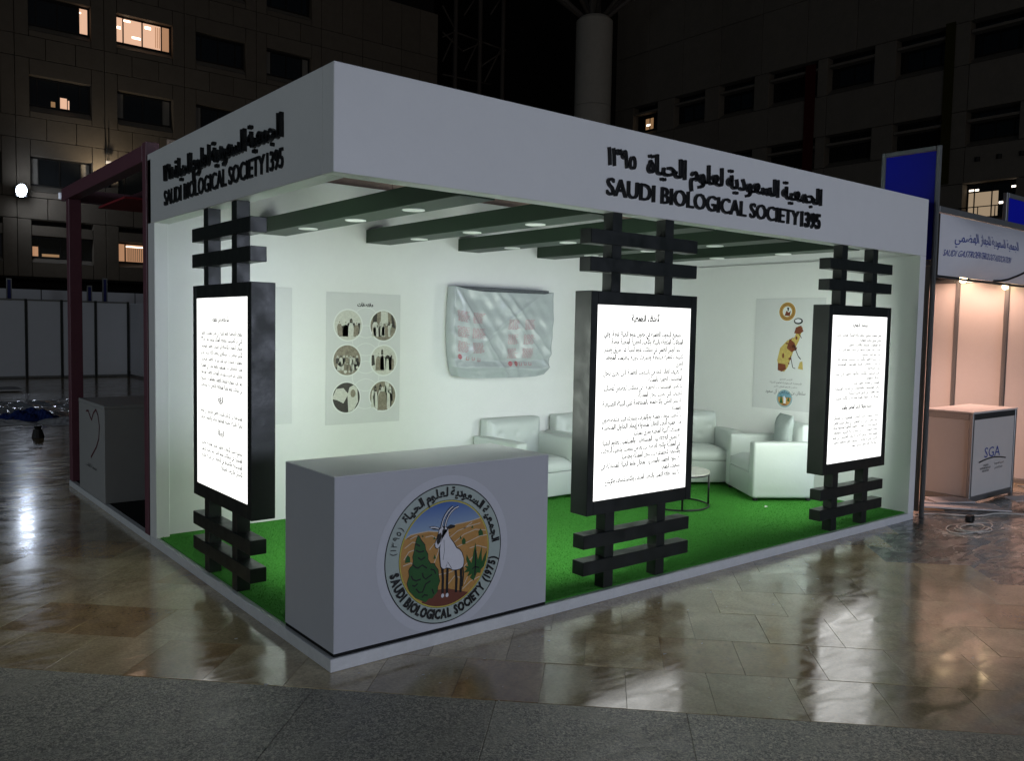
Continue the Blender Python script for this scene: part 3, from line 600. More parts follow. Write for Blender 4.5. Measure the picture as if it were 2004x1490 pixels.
for i, (cx, cz) in enumerate(spots):
    ph = flat('photograph', PW, circ(cx, cz, .145), .0058, PHOTOW, p1); r = .133
    bgm = [SEPIA_L, SEPIA_M, SEPIA_M, SEPIA_L, SEPIA_D, SEPIA_M][i]
    multi('print', PW, [circ(cx, cz, r)], .0062, bgm, ph)
    rnd = random.Random(40+i); D, Lt, Mi = [], [], []
    if i == 0:
        D = [clip([(cx-.09, cz-.10), (cx-.08, cz-.01), (cx-.02, cz), (cx+.0, cz+.02), (cx+.12, cz+.02), (cx+.12, cz-.08), (cx+.07, cz-.10)], cx, cz, r)]
        Mi = figure(cx+.045, cz-.1, .16, .08)+figure(cx-.10, cz-.08, .13, .05); Lt = figure(cx-.05, cz-.03, .09, .05)+headp(cx+.045, cz-.1, .16, .05)+[clip([(cx-.1, cz-.13), (cx+.1, cz-.13), (cx+.12, cz-.095), (cx-.12, cz-.095)], cx, cz, r)]
    elif i == 1:
        D = [clip([(cx-.13, cz-.06), (cx-.12, cz+.09), (cx-.07, cz+.12), (cx-.07, cz-.04)], cx, cz, r)]+figure(cx+.045, cz-.08, .12, .06)+[clip([(cx+.09, cz-.02), (cx+.13, cz-.02), (cx+.11, cz+.1), (cx+.08, cz+.11)], cx, cz, r)]
        Lt = figure(cx-.085, cz-.10, .17, .07)+figure(cx-.01, cz-.09, .14, .045)+figure(cx+.085, cz-.08, .13, .04)+[clip([(cx-.03, cz+.02), (cx+.05, cz+.02), (cx+.05, cz+.15), (cx-.03, cz+.15)], cx, cz, r)]
    elif i == 2:
        for k in range(16):
            a, b = cx+rnd.uniform(-.11, .11), cz+rnd.uniform(-.10, .0)
            (D if k % 2 else Lt).append(clip(circ(a, b, rnd.uniform(.012, .03), 9, rnd.uniform(.012, .03)), cx, cz, r))
        Lt += figure(cx+.03, cz-.04, .09, .07)
    elif i == 3:
        D = [clip([(cx+.01, cz-.09), (cx+.01, cz+.04), (cx+.10, cz+.05), (cx+.10, cz-.09)], cx, cz, r), clip([(cx-.13, cz-.05), (cx-.13, cz+.05), (cx-.10, cz+.05), (cx-.09, cz-.04)], cx, cz, r)]
        Mi = figure(cx-.06, cz-.09, .16, .05); Lt = figure(cx-.015, cz-.1, .18, .07)+[circ(cx+.03+.022*k, cz+.055, .011, 8) for k in range(4)]
    elif i == 4:
        Lt = [clip([(cx-.14, cz+.01), (cx-.10, cz+.08), (cx-.03, cz+.085), (cx+.02, cz+.03), (cx-.03, cz-.05), (cx-.09, cz-.02), (cx-.14, cz-.01)], cx, cz, r), clip([(cx+.02, cz-.13), (cx+.01, cz+.02), (cx+.03, cz+.09), (cx+.07, cz+.11), (cx+.11, cz+.08), (cx+.115, cz-.04), (cx+.09, cz-.13)], cx, cz, r)]
        Mi = [circ(cx+.065, cz+.035, .026, 14, .036)]; D = [[(cx+.045, cz-.12), (cx+.05, cz-.01), (cx+.08, cz-.01), (cx+.075, cz-.11)], circ(cx+.062, cz+.008, .014, 8, .008)]
    else:
        Lt = figure(cx-.10, cz-.10, .20, .04)+figure(cx+.06, cz-.12, .22, .035)+[clip([(cx+.02, cz+.03), (cx+.07, cz+.03), (cx+.07, cz+.13), (cx+.02, cz+.13)], cx, cz, r)]
        D = figure(cx+.085, cz-.05, .17, .04)+figure(cx-.06, cz-.10, .17, .02); Mi = figure(cx-.005, cz-.13, .22, .10)
        Lt += headp(cx-.005, cz-.13, .22, .06)
    # small robed people with head cloths, back row then front row
    def crowd(n, z, h, wd, span, seed, x0=0):
        q = random.Random(seed)
        for k in range(n):
            xx = cx+x0-span/2+span*(k+.5)/n+q.uniform(-.004, .004); hh = h*q.uniform(.88, 1.1); tgt = [D, Lt, Mi][q.choice((0, 1, 1, 2) if k % 2 else (0, 0, 2, 1))]
            tgt.append(clip([(xx-wd*.5, z), (xx-wd*.42, z+hh*.55), (xx-wd*.22, z+hh*.74), (xx+wd*.22, z+hh*.74), (xx+wd*.42, z+hh*.55), (xx+wd*.5, z)], cx, cz, r))
            (Lt if tgt is not Lt else D).append(clip([(xx-wd*.26, z+hh*.66), (xx-wd*.22, z+hh*.92), (xx, z+hh), (xx+wd*.22, z+hh*.92), (xx+wd*.26, z+hh*.66), (xx, z+hh*.72)], cx, cz, r))
            Mi.append(clip(circ(xx, z+hh*.84, wd*.11, 7), cx, cz, r))
    if i == 0: Lt.clear(); Mi.clear(); crowd(4, cz-.10, .15, .06, .22, 3)
    if i == 1: crowd(7, cz-.10, .13, .036, .21, 4)
    if i == 2: crowd(7, cz-.03, .07, .036, .22, 5); crowd(6, cz-.09, .08, .042, .19, 6)
    if i == 3: crowd(4, cz-.09, .16, .032, .11, 8, .055); crowd(2, cz-.09, .19, .045, .08, 9, -.035)
    if i == 5: crowd(4, cz-.12, .22, .055, .21, 11)
    if Mi: multi('print', PW, Mi, .0070, SEPIA_M, ph)
    if D: multi('print', PW, D, .0066, SEPIA_D, ph)
    if Lt: multi('print', PW, Lt, .0068, SEPIA_L, ph)
# poster on the right wall
RW = Face((L-.105, 0, 0), (0, -1, 0))   # u = -y
p2 = empty('wall_poster', (L-.107, 1.36, 1.5), label='tall poster with yellow painted bee figure and two round crests', cat='poster')
box('sheet', L-.1095, L-.1055, .93, 1.762, .925, 2.105, POSTER, p2, .001)
YW1 = pm('watercolour_pale_yellow', (.54, .50, .33), var=.12, scale=9); YW2 = pm('watercolour_yellow', (.46, .35, .10), var=.45, scale=26); RUST = pm('watercolour_rust', (.16, .04, .015), var=.4); GOLD = pm('crest_gold', (.42, .24, .05), var=.2)
multi('wash', RW, [[(-1.62, 1.06), (-1.60, 1.4), (-1.55, 1.88), (-1.16, 1.90), (-1.12, 1.5), (-1.14, 1.06), (-1.3, 1.02), (-1.5, 1.03)]], .0038, pm('watercolour_faint_wash', (.58, .56, .44), var=.06, scale=7), p2)
multi('wash', RW, [[(-1.60, 1.10), (-1.57, 1.35), (-1.53, 1.75), (-1.50, 1.88), (-1.40, 1.86), (-1.42, 1.6), (-1.5, 1.3), (-1.52, 1.12)], [(-1.2, 1.38), (-1.18, 1.5), (-1.16, 1.78), (-1.20, 1.78), (-1.23, 1.5), (-1.26, 1.4)]], .0042, YW1, p2)
multi('painted_figure', RW, [[(-1.44, 1.34), (-1.47, 1.45), (-1.44, 1.58), (-1.36, 1.66), (-1.27, 1.70), (-1.23, 1.82), (-1.18, 1.80), (-1.22, 1.66), (-1.28, 1.55), (-1.34, 1.38), (-1.38, 1.33)], [(-1.22, 1.37), (-1.16, 1.36), (-1.17, 1.45), (-1.2, 1.44)]], .0050, YW2, p2)
multi('painted_bands', RW, [[(-1.46, 1.345), (-1.46, 1.42), (-1.37, 1.41), (-1.36, 1.36), (-1.41, 1.33)], [(-1.36, 1.58), (-1.33, 1.68), (-1.27, 1.64), (-1.24, 1.57), (-1.30, 1.54)], [(-1.28, 1.74), (-1.26, 1.80), (-1.20, 1.82), (-1.17, 1.76), (-1.22, 1.73)], circ(-1.32, 1.47, .016, 8), circ(-1.33, 1.42, .010, 8), circ(-1.25, 1.69, .012, 8, .02), circ(-1.29, 1.60, .02, 8, .01), circ(-1.40, 1.50, .012, 8, .03), circ(-1.36, 1.63, .02, 8, .008), [(-1.34, 1.66), (-1.29, 1.70), (-1.31, 1.67)], [(-1.25, 1.55), (-1.235, 1.60), (-1.26, 1.58)]], .0054, RUST, p2)
multi('headband', RW, [circ(-1.235, 1.865, .053, 20, .033)], .0058, INK, p2)
multi('headcloth', RW, [circ(-1.238, 1.868, .038, 20, .020)], .0062, OWHITE, p2)
multi('legs', RW, stroke([(-1.28, 1.62), (-1.22, 1.50)], .008)+stroke([(-1.31, 1.50), (-1.28, 1.38), (-1.25, 1.37)], .008)+stroke([(-1.22, 1.73), (-1.19, 1.69)], .008)+stroke([(-1.22, 1.5), (-1.19, 1.47)], .01), .0066, INK, p2)
for k, (tt, a, b, z, sz) in enumerate([('الرئيس الفخري', -1.43, -1.28, 1.245, .022), ('للجمعية السعودية لعلوم الحياة', -1.55, -1.17, 1.205, .024), ('صاحب السمو الملكي الأمير', -1.50, -1.22, 1.165, .022), ('سلطان بن عبدالعزيز آل سعود', -1.60, -1.12, 1.10, .05), ('يحفظه الله', -1.43, -1.30, 1.055, .02)]):
    text('caption', tt, RW, a, b, z, sz, .0058, GREYINK, p2, off=0)
def crest(cx, cz, r, gold):
    c = flat('crest', RW, circ(cx, cz, r, 40), .0046, PHOTOW, p2)
    multi('crest_ring', RW, [circ(cx, cz, r*.93, 40)], .0050, GOLD if gold else SKYB2, c)
    if gold:
        multi('crest_field', RW, [circ(cx, cz, r*.52, 30)], .0054, PHOTOW, c)
        multi('crest_lines', RW, stroke(circ(cx, cz, r*.72, 30)+[(cx+r*.72, cz)], r*.05), .0056, RUST, c)
        multi('crest_mark', RW, [[(cx-r*.3, cz-r*.4), (cx-.1*r, cz+.1*r), (cx+.15*r, cz-.1*r), (cx+.4*r, cz+.1*r), (cx+.3*r, cz-.45*r)]], .0058, RUST, c)
        multi('crest_mark', RW, [[(cx-.05*r, cz+.42*r), (cx+.2*r, cz+.4*r), (cx+.15*r, cz+.05*r), (cx+.05*r, cz+.02*r)]], .0060, INK, c)
    else:
        multi('crest_field', RW, [[(cx+r*.75*math.cos(t), cz+r*.75*math.sin(t)) for t in [math.radians(a) for a in range(-190, 11, 10)]]], .0054, DUNE, c)
        multi('crest_trees', RW, [[(cx-r*.55, cz-r*.5), (cx-r*.4, cz+r*.4), (cx-r*.15, cz-r*.5)], [(cx+r*.3, cz-r*.2), (cx+r*.5, cz+r*.2), (cx+r*.62, cz-r*.3)]], .0058, TREEG, c)
        multi('crest_mound', RW, [[(cx-r*.3, cz-r*.68), (cx, cz-r*.5), (cx+r*.35, cz-r*.66)]], .0060, MOUND, c)
        multi('crest_animal', RW, [[(cx-r*.08, cz-r*.5), (cx-r*.12, cz+r*.2), (cx-r*.02, cz+r*.3), (cx+r*.2, cz), (cx+r*.18, cz-r*.5)]], .0064, OWHITE, c)
        multi('crest_letters', RW, stroke(circ(cx, cz, r*.86, 30)+[(cx+r*.86, cz)], r*.07), .0058, RINGC, c)
SKYB2 = pm('crest_sky', (.16, .32, .42))
crest(-1.37, 1.965, .105, True); crest(-1.365, 1.047, .103, False)

# ---------------- wall television in its plastic wrap
TVB = mat('bubble_wrapped_panel', (.05, .06, .07), .3, .6, var=.9, scale=60, bump=.6, bscale=80)
tv = empty('television', (3.3, 2.95, 1.7), label='wall television still wrapped in grey plastic printed in red', cat='television')
box('panel', 2.735, 3.915, 2.868, 2.93, 1.36, 2.128, TVB, tv, .006)
box('wall_bracket', 3.1, 3.5, 2.931, 2.979, 1.5, 1.95, BLKMET, tv, .002)
BAGM = mat('cloudy_plastic_wrap', (.42, .455, .465), .26, .6, var=.08, scale=3, bump=.12, bscale=22)
REDP = mat('red_print_on_plastic', (.40, .10, .12), .5, .4, var=.2, scale=30)
REDP2 = mat('pale_red_print', (.40, .19, .21), .5, .4, var=.2, scale=30)
def bag(u, v):   # u 0..1 left to right, v 0..1 bottom to top
    xl = 2.705-.02*math.sin(v*3)+.03*(1-v)*0; xr = 3.955-.075*(1-v)**1.5
    z0 = 1.24+.025*(2*u-1)**6; z1 = 2.125-.045*math.sin(min(1, u*3)*PI/2)*(1-.25*u)+.02*max(0, u-.9)*10
    x = xl+(xr-xl)*u+(.05*(1-v)**9)*(1-2*u); z = z0+(z1-z0)*v
    # folds that run from the upper left corner and from the top middle
    def crease(q, w_): return math.exp(-abs(q)/w_)
    d1 = (u-.02)*.95+(v-1)*.50; d2 = (u-.40)*.95+(v-1)*.62; d3 = (u-.02)*.8+(v-1)*.16; d4 = (u-1.0)*.9-(v-1)*.9+.12
    f = .020*crease(d1, .022)+.016*crease(d2, .02)*(1-.4*v)+.010*crease(d1-.13, .03)*(1-v)+.010*crease(d2-.10, .025)+.009*crease(d3-.03, .02)*v+.010*crease(d4, .03)
    f += .006*math.sin(7*u+3*v)+.0025*math.sin(23*u-14*v+1)+.0018*math.sin(31*v+13*u)+.0014*math.sin(57*u+29*v)
    f += .022*crease(v-.11-.02*math.sin(5*u), .05)-.010*crease(v-.20, .03)+.006*crease(v-.06-.01*math.sin(17*u), .02)
    y = 2.842-.020*math.sin(PI*min(1, v*1.1))-f*1.5*(1-.85*v**9)
    return Vector((x, y, z))
NU, NV = 90, 70; bv, bf = [], []
for j in range(NV+1):
    for i in range(NU+1): bv.append(bag(i/NU, j/NV))
for j in range(NV):
    for i in range(NU): a = j*(NU+1)+i; bf.append((a, a+1, a+NU+2, a+NU+1))
n0 = len(bv)
for j in range(NV+1): p = bag(0, j/NV); bv.append((p.x+.012, 2.972, p.z)); q = bag(1, j/NV); bv.append((q.x-.01, 2.972, q.z))
for j in range(NV):
    a = j*(NU+1); bf.append((a, a+NU+1, n0+2*j+2, n0+2*j)); b = j*(NU+1)+NU; bf.append((b+NU+1, b, n0+2*j+1, n0+2*j+3))
poly('plastic_wrap', bv, bf, BAGM, tv, smooth=True)
def on_bag(u0, u1, v0, v1, m, nm, holder):
    k = len(holder[0]); n = max(2, int((u1-u0)/.012))
    for i in range(n+1):
        u = u0+(u1-u0)*i/n
        for v in (v0, v1): p = bag(u, v); holder[0].append((p.x, p.y-.0035, p.z))
    for i in range(n): a = k+2*i; holder[1].append((a, a+2, a+3, a+1))
ha, hb = ([], []), ([], [])
rb = random.Random(5)
for cu, cw in ((.03, .115), (.17, .13), (.53, .12), (.69, .12)):
    for bi, vt in enumerate((.74, .565, .40)):
        vt2 = vt-(.06 if cu > .4 else 0); nl = 9
        for ln in range(nl):
            v = vt2-ln*.0135; u = cu+rb.uniform(0, .008); end = cu+cw*rb.uniform(.72, 1)
            while u < end:
                wl = rb.uniform(.008, .028); on_bag(u, min(u+wl, end), v, v+.0062, None, '', ha); u += wl+.006
for cu, cv in ((.03, .235), (.105, .225), (.165, .225), (.225, .215), (.55, .165), (.61, .165), (.665, .16), (.72, .165), (.775, .16)):
    if abs(cu-.03) < .01 or abs(cu-.55) < .01 or abs(cu-.61) < .01:
        for k in range(8):
            t = math.pi*(k+.5)/8; hw = .020*math.sin(t); on_bag(cu-hw+.02, cu+hw+.02, cv+.026*math.cos(t)-.004, cv+.026*math.cos(t)+.004, None, '', hb)
    else:
        on_bag(cu, cu+.028, cv-.02, cv-.015, None, '', hb); on_bag(cu, cu+.004, cv-.02, cv+.022, None, '', hb); on_bag(cu+.024, cu+.028, cv-.02, cv+.015, None, '', hb)
poly('red_small_print', ha[0], ha[1], REDP2, tv); poly('red_symbols', hb[0], hb[1], REDP, tv)

# ---------------- armchairs
def rbox(bm, x0, x1, y0, y1, z0, z1, b): bbox_bm(bm, x0, x1, y0, y1, z0, z1, b, 4)
def build_chair(name, label, cushion=False):
    t = empty(name, (0, 0, 0), label=label, cat='armchair', group='white leather armchairs in the booth')
    # local: front at y=0, back at y=.70, x 0..0.86 ; z from carpet
    box('base', .10, .76, .01, .66, .03, .27, LEATHER, t, .018, 3, smooth=True)
    box('arm', 0, .14, 0, .69, .03, .585, LEATHER, t, .028, 4, smooth=True)
    box('arm', .72, .86, 0, .69, .03, .585, LEATHER, t, .028, 4, smooth=True)
    # seat cushion puffed
    vs, fs = [], []; n = 14
    for j in range(n+1):
        for i in range(n+1):
            u, v = i/n, j/n; e = (1-(2*u-1)**6)*(1-(2*v-1)**6)
            vs.append((.143+.574*u, .005+.50*v, .35+.06*e))
    for j in range(n):
        for i in range(n): a = j*(n+1)+i; fs.append((a, a+1, a+n+2, a+n+1))
    k = len(vs); per = [i for i in range(n+1)]+[j*(n+1)+n for j in range(1, n+1)]+[n*(n+1)+i for i in range(n-1, -1, -1)]+[j*(n+1) for j in range(n-1, 0, -1)]
    for q in per: vs.append((vs[q][0], vs[q][1], .275))
    for q in range(len(per)): q2 = (q+1) % len(per); fs.append((per[q2], per[q], k+q, k+q2))
    poly('seat_cushion', vs, fs, LEATHER, t, smooth=True)
    # tufted back
    vs, fs = [], []; nx, nz = 36, 22; tu = [(.22, .60), (.43, .60), (.64, .60), (.32, .50), (.54, .50)]
    for j in range(nz+1):
        for i in range(nx+1):
            u, v = i/nx, j/nz; x = .10+.66*u; z = .36+.385*v
            bul = .045*(1-(2*u-1)**8)*(1-abs(2*v-1)**7); y = .55-bul+.02*v
            for a, b in tu:
                q = math.hypot(x-a, z-b); y += .012*math.exp(-(q/.024)**2)+.004*math.exp(-(q/.08)**2)
            vs.append((x, y, z))
    for j in range(nz):
        for i in range(nx): a = j*(nx+1)+i; fs.append((a, a+1, a+nx+2, a+nx+1))
    poly('back_cushion', vs, fs, LEATHER, t, smooth=True)
    box('backrest', .085, .775, .56, .70, .03, .752, LEATHER, t, .03, 4, smooth=True)
    if cushion:
        bm = bmesh.new(); bmesh.ops.create_cube(bm, size=1); bmesh.ops.subdivide_edges(bm, edges=bm.edges, cuts=6, use_grid_fill=True)
        for v in bm.verts:
            a, b = v.co.x*2, v.co.z*2; v.co = Vector((.45+v.co.x*.36, .50+v.co.y*.16*(1-.75*max(abs(a), abs(b))**3), .62+v.co.z*.36+v.co.y*.05))
        bmobj('loose_cushion', bm, CUSH, t, smooth=True)
    for x in (.05, .81):
        for y in (.05, .64): box('foot', x-.02, x+.02, y-.02, y+.02, 0, .03, BLKP, t, .002)
    return t
def dup2(root):
    r = root.copy(); C.objects.link(r)
    for ch in list(root.children): c = ch.copy(); C.objects.link(c); c.parent = r
    return r
c1 = build_chair('armchair', 'white leather armchair partly hidden behind the reception counter')
c2 = dup2(c1); c2['label'] = 'white leather armchair on back wall, mostly hidden behind the middle light box'
c3 = dup2(c1); c3['label'] = 'white tufted armchair set diagonally in the back right corner'
c4 = build_chair('armchair', 'white armchair with grey cushion standing in front of the right wall', True)
c1.location = (3.03, 2.27, .08); c2.location = (3.95, 2.27, .08)
a3 = math.atan2(-.54, .84); c3.location = (5.76-.86*math.cos(a3), 1.715-.86*math.sin(a3), .08); c3.rotation_euler = (0, 0, a3)
a4 = math.atan2(-.66, -.44); c4.location = (5.545, 1.80, .08); c4.rotation_euler = (0, 0, a4)
c4.scale = (.92, .92, 1.0); c3.scale = (.98, .98, 1)
# round side table
tb = empty('side_table', (4.44, 1.50, .078), label='small round side table with black ring base beside the armchairs', cat='table')
TX, TY, TR = 4.34, 1.46, .31
cyl('table_top', TX, TY, .405, .42, TR, MARBLE, tb, 48); cyl('top_rim', TX, TY, .392, .4045, TR+.002, BLKMET, tb, 48)
tube('base_ring', [(TX+TR*math.cos(a/40*2*PI), TY+TR*math.sin(a/40*2*PI), .092) for a in range(40)], .009, BLKMET, tb, closed=True)
for k in range(4):
    a = -.68+k*PI/2; tube('leg', [(TX+TR*math.cos(a), TY+TR*math.sin(a), .092), (TX+TR*math.cos(a), TY+TR*math.sin(a), .393)], .010, BLKMET, tb)
# paper scraps on the carpet
for k, (x, y, s) in enumerate([(4.95, .87, .03), (2.9, .55, .02)]):
    o = poly('paper_scrap', [(x-s, y, .092), (x, y-s*.6, .10), (x+s, y+.3*s, .094), (x+.1*s, y+s*.7, .106)], [(0, 1, 2, 3)], CARD)
    tag(o, ['white paper scrap on green carpet in front of the right armchair', 'tiny white paper scrap on the carpet near the middle stand'][k], 'scrap')

# ================================================================== RED NEIGHBOUR BOOTH (left, behind)
rb_ = empty('pergola_booth', (0, 4.5, 0), label='dark unlit booth with maroon steel frame left of the white booth', cat='booth')
box('platform', 0, 3.2, 3.075, 5.95, 0, .06, BASEW, rb_, .003)
box('floor_mat', .04, 3.2, 3.1, 5.9, .0605, .066, GAP, rb_, 0)
box('post', .0, .115, 5.80, 5.92, .0665, 2.959, RED, rb_, .003)
box('post', -.01, .09, 3.068, 3.165, .0665, 3.10, RED, rb_, .003)
box('beam', -.01, .10, 3.17, 6.09, 2.96, 3.085, RED, rb_, .003)
box('beam', .101, 3.2, 5.98, 6.09, 2.96, 3.085, RED, rb_, .003)
for k in range(3): box('beam', .6+k*.9, .68+k*.9, 3.17, 5.979, 2.97, 3.06, RED, rb_, .003)
box('post', 3.05, 3.17, 5.80, 5.92, .0665, 2.959, RED, rb_, .003)
box('roof_panel', .3, 3.1, 4.9, 5.9, 2.90, 2.92, REDF, rb_, .002)
box('wall', 3.1, 3.16, 3.17, 5.79, .0665, 2.9, DARKW, rb_, .002)
hc = empty('counter', (0, 5, .066), label='dim white counter with thin red heart outline in the unlit booth', cat='counter')
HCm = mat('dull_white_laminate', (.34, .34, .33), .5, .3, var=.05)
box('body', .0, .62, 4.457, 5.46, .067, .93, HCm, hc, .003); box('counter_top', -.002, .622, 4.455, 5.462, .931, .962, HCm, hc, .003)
HF = Face((0, 0, 0), (0, -1, 0))
hp = [(-5.14, .86), (-5.06, .87), (-5.0, .83), (-4.93, .79), (-4.86, .86), (-4.76, .905), (-4.68, .86), (-4.63, .76), (-4.66, .64), (-4.76, .55), (-4.9, .47), (-4.97, .43)]
multi('heart_outline', HF, stroke([(a, b) for a, b in hp], .018), .003, HEART, hc)
text('caption', 'جمعية القلب', HF, -5.18, -4.75, .33, .05, .003, GREYINK, hc, off=0)
bt = empty('work_table', (1, 7.2, 0), label='low pale table standing behind the dark booth counter', cat='table')
box('table_top', .35, 2.6, 6.9, 7.6, .72, .76, HCm, bt, .003)
for x in (.4, 2.5):
    for y in (6.95, 7.5): box('leg', x, x+.05, y, y+.05, 0, .719, HCm, bt, .002)
ch = empty('paper_roll', (1.9, 7.2, .76), label='crumpled white paper lying on the pale table in the dark booth', cat='paper')
bm = bmesh.new(); bmesh.ops.create_icosphere(bm, subdivisions=3, radius=.1)
for v in bm.verts: v.co = Vector((1.55, 7.2, .82))+Vector((v.co.x*1.3, v.co.y, v.co.z*.6))*(1+.25*math.sin(v.co.x*60)*math.cos(v.co.y*50))
bmobj('paper', bm, CARD, ch)

# ================================================================== FAR SHELL SCHEME WALL
sw = empty('shell_scheme_wall', (3, 24, 0), label='long row of white exhibition wall panels across the far side of the square', cat='wall')
SH2 = mat('far_white_panel', (.78, .80, .86), .45, .4, var=.04, scale=1, isl=.06)
xs = [5.23-.92*k for k in range(15)]
for x in xs:
    box('wall_panel', x-.885, x-.035, 24.0, 24.02, .07, 2.24, SH2, sw, .003)
    box('upright', x-.03, x+.03, 23.97, 24.05, 0, 2.30, ALUD, sw, .003)
    box('rail', x-.885, x-.035, 23.98, 24.04, 2.245, 2.29, ALU, sw, .002); box('rail', x-.885, x-.035, 23.98, 24.04, .01, .065, ALU, sw, .002)
for k in range(3):
    box('wall_panel', 5.27+.0*k, 5.29, 23.0-1.0*k, 23.93-1.0*k, .07, 2.24, SH2, sw, .003)
for k in range(4): box('wall_panel', 5.3+.95*k, 6.2+.95*k, 25.6, 25.62, .07, 2.24, SH2, sw, .003)
for k in range(16): box('back_fascia', -8.0+.95*k, -7.08+.95*k, 27.0, 27.03, 2.25, 2.66+.0*k, SH2, sw, .003)
for k, (x, zt) in enumerate([(2.08, 2.87), (4.62, 3.0), (4.19, 2.76)]):
    t = empty('blue_flag_panel', (x, 24.3, 0), label=['narrow blue tower panel at far left edge above the white panel row', 'tall narrow blue tower panel behind the maroon post', 'shortest dark tower panel beside the maroon post'][k], cat='panel', group='blue tower panels behind the white panel row')
    box('panel', x-.035, x+.05, 24.2, 24.26, .3, zt-.04, NAVY, t, .002); box('edge_frame', x-.06, x-.036, 24.19, 24.27, 0, zt, ALU, t, .002); box('edge_frame', x+.051, x+.075, 24.19, 24.27, 0, zt, ALU, t, .002)
    box('top_frame', x-.0355, x+.0505, 24.19, 24.27, zt-.039, zt, ALU, t, .002)

# ================================================================== LEFT BUILDING
YF = 36.0
lb = empty('concrete_building', (10, YF, 0), label='tall concrete panel building with ribbon of recessed windows at left', cat='building')
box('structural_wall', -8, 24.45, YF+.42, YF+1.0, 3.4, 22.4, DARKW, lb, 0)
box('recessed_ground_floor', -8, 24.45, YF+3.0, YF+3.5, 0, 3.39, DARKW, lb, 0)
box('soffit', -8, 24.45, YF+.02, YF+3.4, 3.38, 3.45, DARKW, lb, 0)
g = .012
def pan(x0, x1, z0, z1, par=lb, m=CONC): box('cladding_panel', x0+g, x1-g, YF, YF+.40, z0+g, z1-g, m, par, .008)
lit = {(1, 0): 'bright', (0, 0): 'part', (0, -1): 'lamp', (1, -3): 'warmlow', (0, -3): 'faint', (1, -1): 'curtain', (2, -1): 'curtain', (0, -2): 'curtain'}
def window(par, face, w_, h_, kind, rev=.40):
    """face: origin at lower left of the opening, u right, v up, n towards the viewer"""
    wn = None
    def b(nm, a0, a1, b0, b1, d0, d1, m, p):
        vs = [face(a, bb, d) for d in (d0, d1) for a, bb in ((a0, b0), (a1, b0), (a1, b1), (a0, b1))]
        return poly(nm, vs, [(3, 2, 1, 0), (4, 5, 6, 7), (0, 1, 5, 4), (1, 2, 6, 5), (2, 3, 7, 6), (3, 0, 4, 7)], m, p)
    zb = h_*.20
    # window part = frame mesh joined from bars
    bm = bmesh.new()
    bars = [(0, w_, zb, zb+.06), (0, w_, h_-.06, h_), (0, .06, zb+.061, h_-.061), (w_-.06, w_, zb+.061, h_-.061), (w_*.13, w_*.13+.05, zb+.061, h_-.061), (w_*.47, w_*.47+.05, zb+.061, h_-.061), (w_*.82, w_*.82+.05, zb+.061, h_-.061)]
    vs, fs = [], []
    for a0, a1, b0, b1 in bars:
        k = len(vs); vs += [face(a, bb, d) for d in (-rev+.02, -rev+.09) for a, bb in ((a0, b0), (a1, b0), (a1, b1), (a0, b1))]
        fs += [tuple(k+i for i in q) for q in ((3, 2, 1, 0), (4, 5, 6, 7), (0, 1, 5, 4), (1, 2, 6, 5), (2, 3, 7, 6), (3, 0, 4, 7))]
    wn = poly('window', vs, fs, FRAMEM, par)
    # sloping sill
    vs = [face(0.005, .005, 0), face(w_-.005, .005, 0), face(w_-.005, zb-.005, -rev+.02), face(.005, zb-.005, -rev+.02), face(0.005, -.0, -rev+.02), face(w_-.005, -.0, -rev+.02)]
    poly('sill', vs, [(0, 1, 2, 3), (4, 5, 1, 0), (3, 2, 5, 4)], CONC2, wn)
    edges = [.06, w_*.13, w_*.13+.05, w_*.47, w_*.47+.05, w_*.82, w_*.82+.05, w_-.06]
    for i in range(4):
        a0, a1 = edges[2*i], edges[2*i+1]; m = GLASSD
        if kind == 'bright': m = [WARM, WARM, WARM, WARMC][i]
        if kind == 'part' and i == 3: m = WARM
        if kind == 'warmlow': m = WARMC
        if kind == 'curtain' and i in (0, 3): m = CURT
        b('pane', a0, a1, zb+.061, h_-.061, -rev+.03, -rev+.05, m, wn)
    if kind == 'bright':
        for a0, a1, b0, b1 in ((.15*w_, .27*w_, .88, .93), (.30*w_, .455*w_, .43, .49), (.535*w_, .64*w_, .80, .88), (.01*w_+.06, .10*w_, .63, .70)):
            b('ceiling_light', a0, a1, b0*h_, b1*h_, -rev+.052, -rev+.058, TUBE, wn)
        for k in range(3): b('curtain', (.72+.035*k)*w_, (.735+.035*k)*w_, .30*h_, .92*h_, -rev+.051, -rev+.056, WARMC, wn)
    if kind == 'part': b('ceiling_light', .83*w_, .87*w_, .82*h_, .86*h_, -rev+.052, -rev+.058, TUBE, wn)
    if kind == 'lamp': b('lit_curtain', .51*w_, .62*w_, .24*h_, .55*h_, -rev+.052, -rev+.056, WARM, wn); b('lit_curtain', .635*w_, .66*w_, .24*h_, .5*h_, -rev+.052, -rev+.056, WARM, wn); b('lit_curtain', .36*w_, .43*w_, .24*h_, .40*h_, -rev+.052, -rev+.056, WARMD, wn)
    if kind == 'faint': b('lit_curtain', .07, .12*w_, .24*h_, .62*h_, -rev+.052, -rev+.056, WARMC, wn); b('lit_curtain', .18*w_, .46*w_, .24*h_, .36*h_, -rev+.052, -rev+.056, WARMD, wn)
    if kind == 'warmlow':
        for k in range(9): b('blind_slat', (.19+.035*k)*w_, (.20+.035*k)*w_, .28*h_, .80*h_, -rev+.051, -rev+.058, FRAMEM, wn)
        b('ceiling_light', .16*w_, .46*w_, .84*h_, .88*h_, -rev+.052, -rev+.058, TUBE, wn)
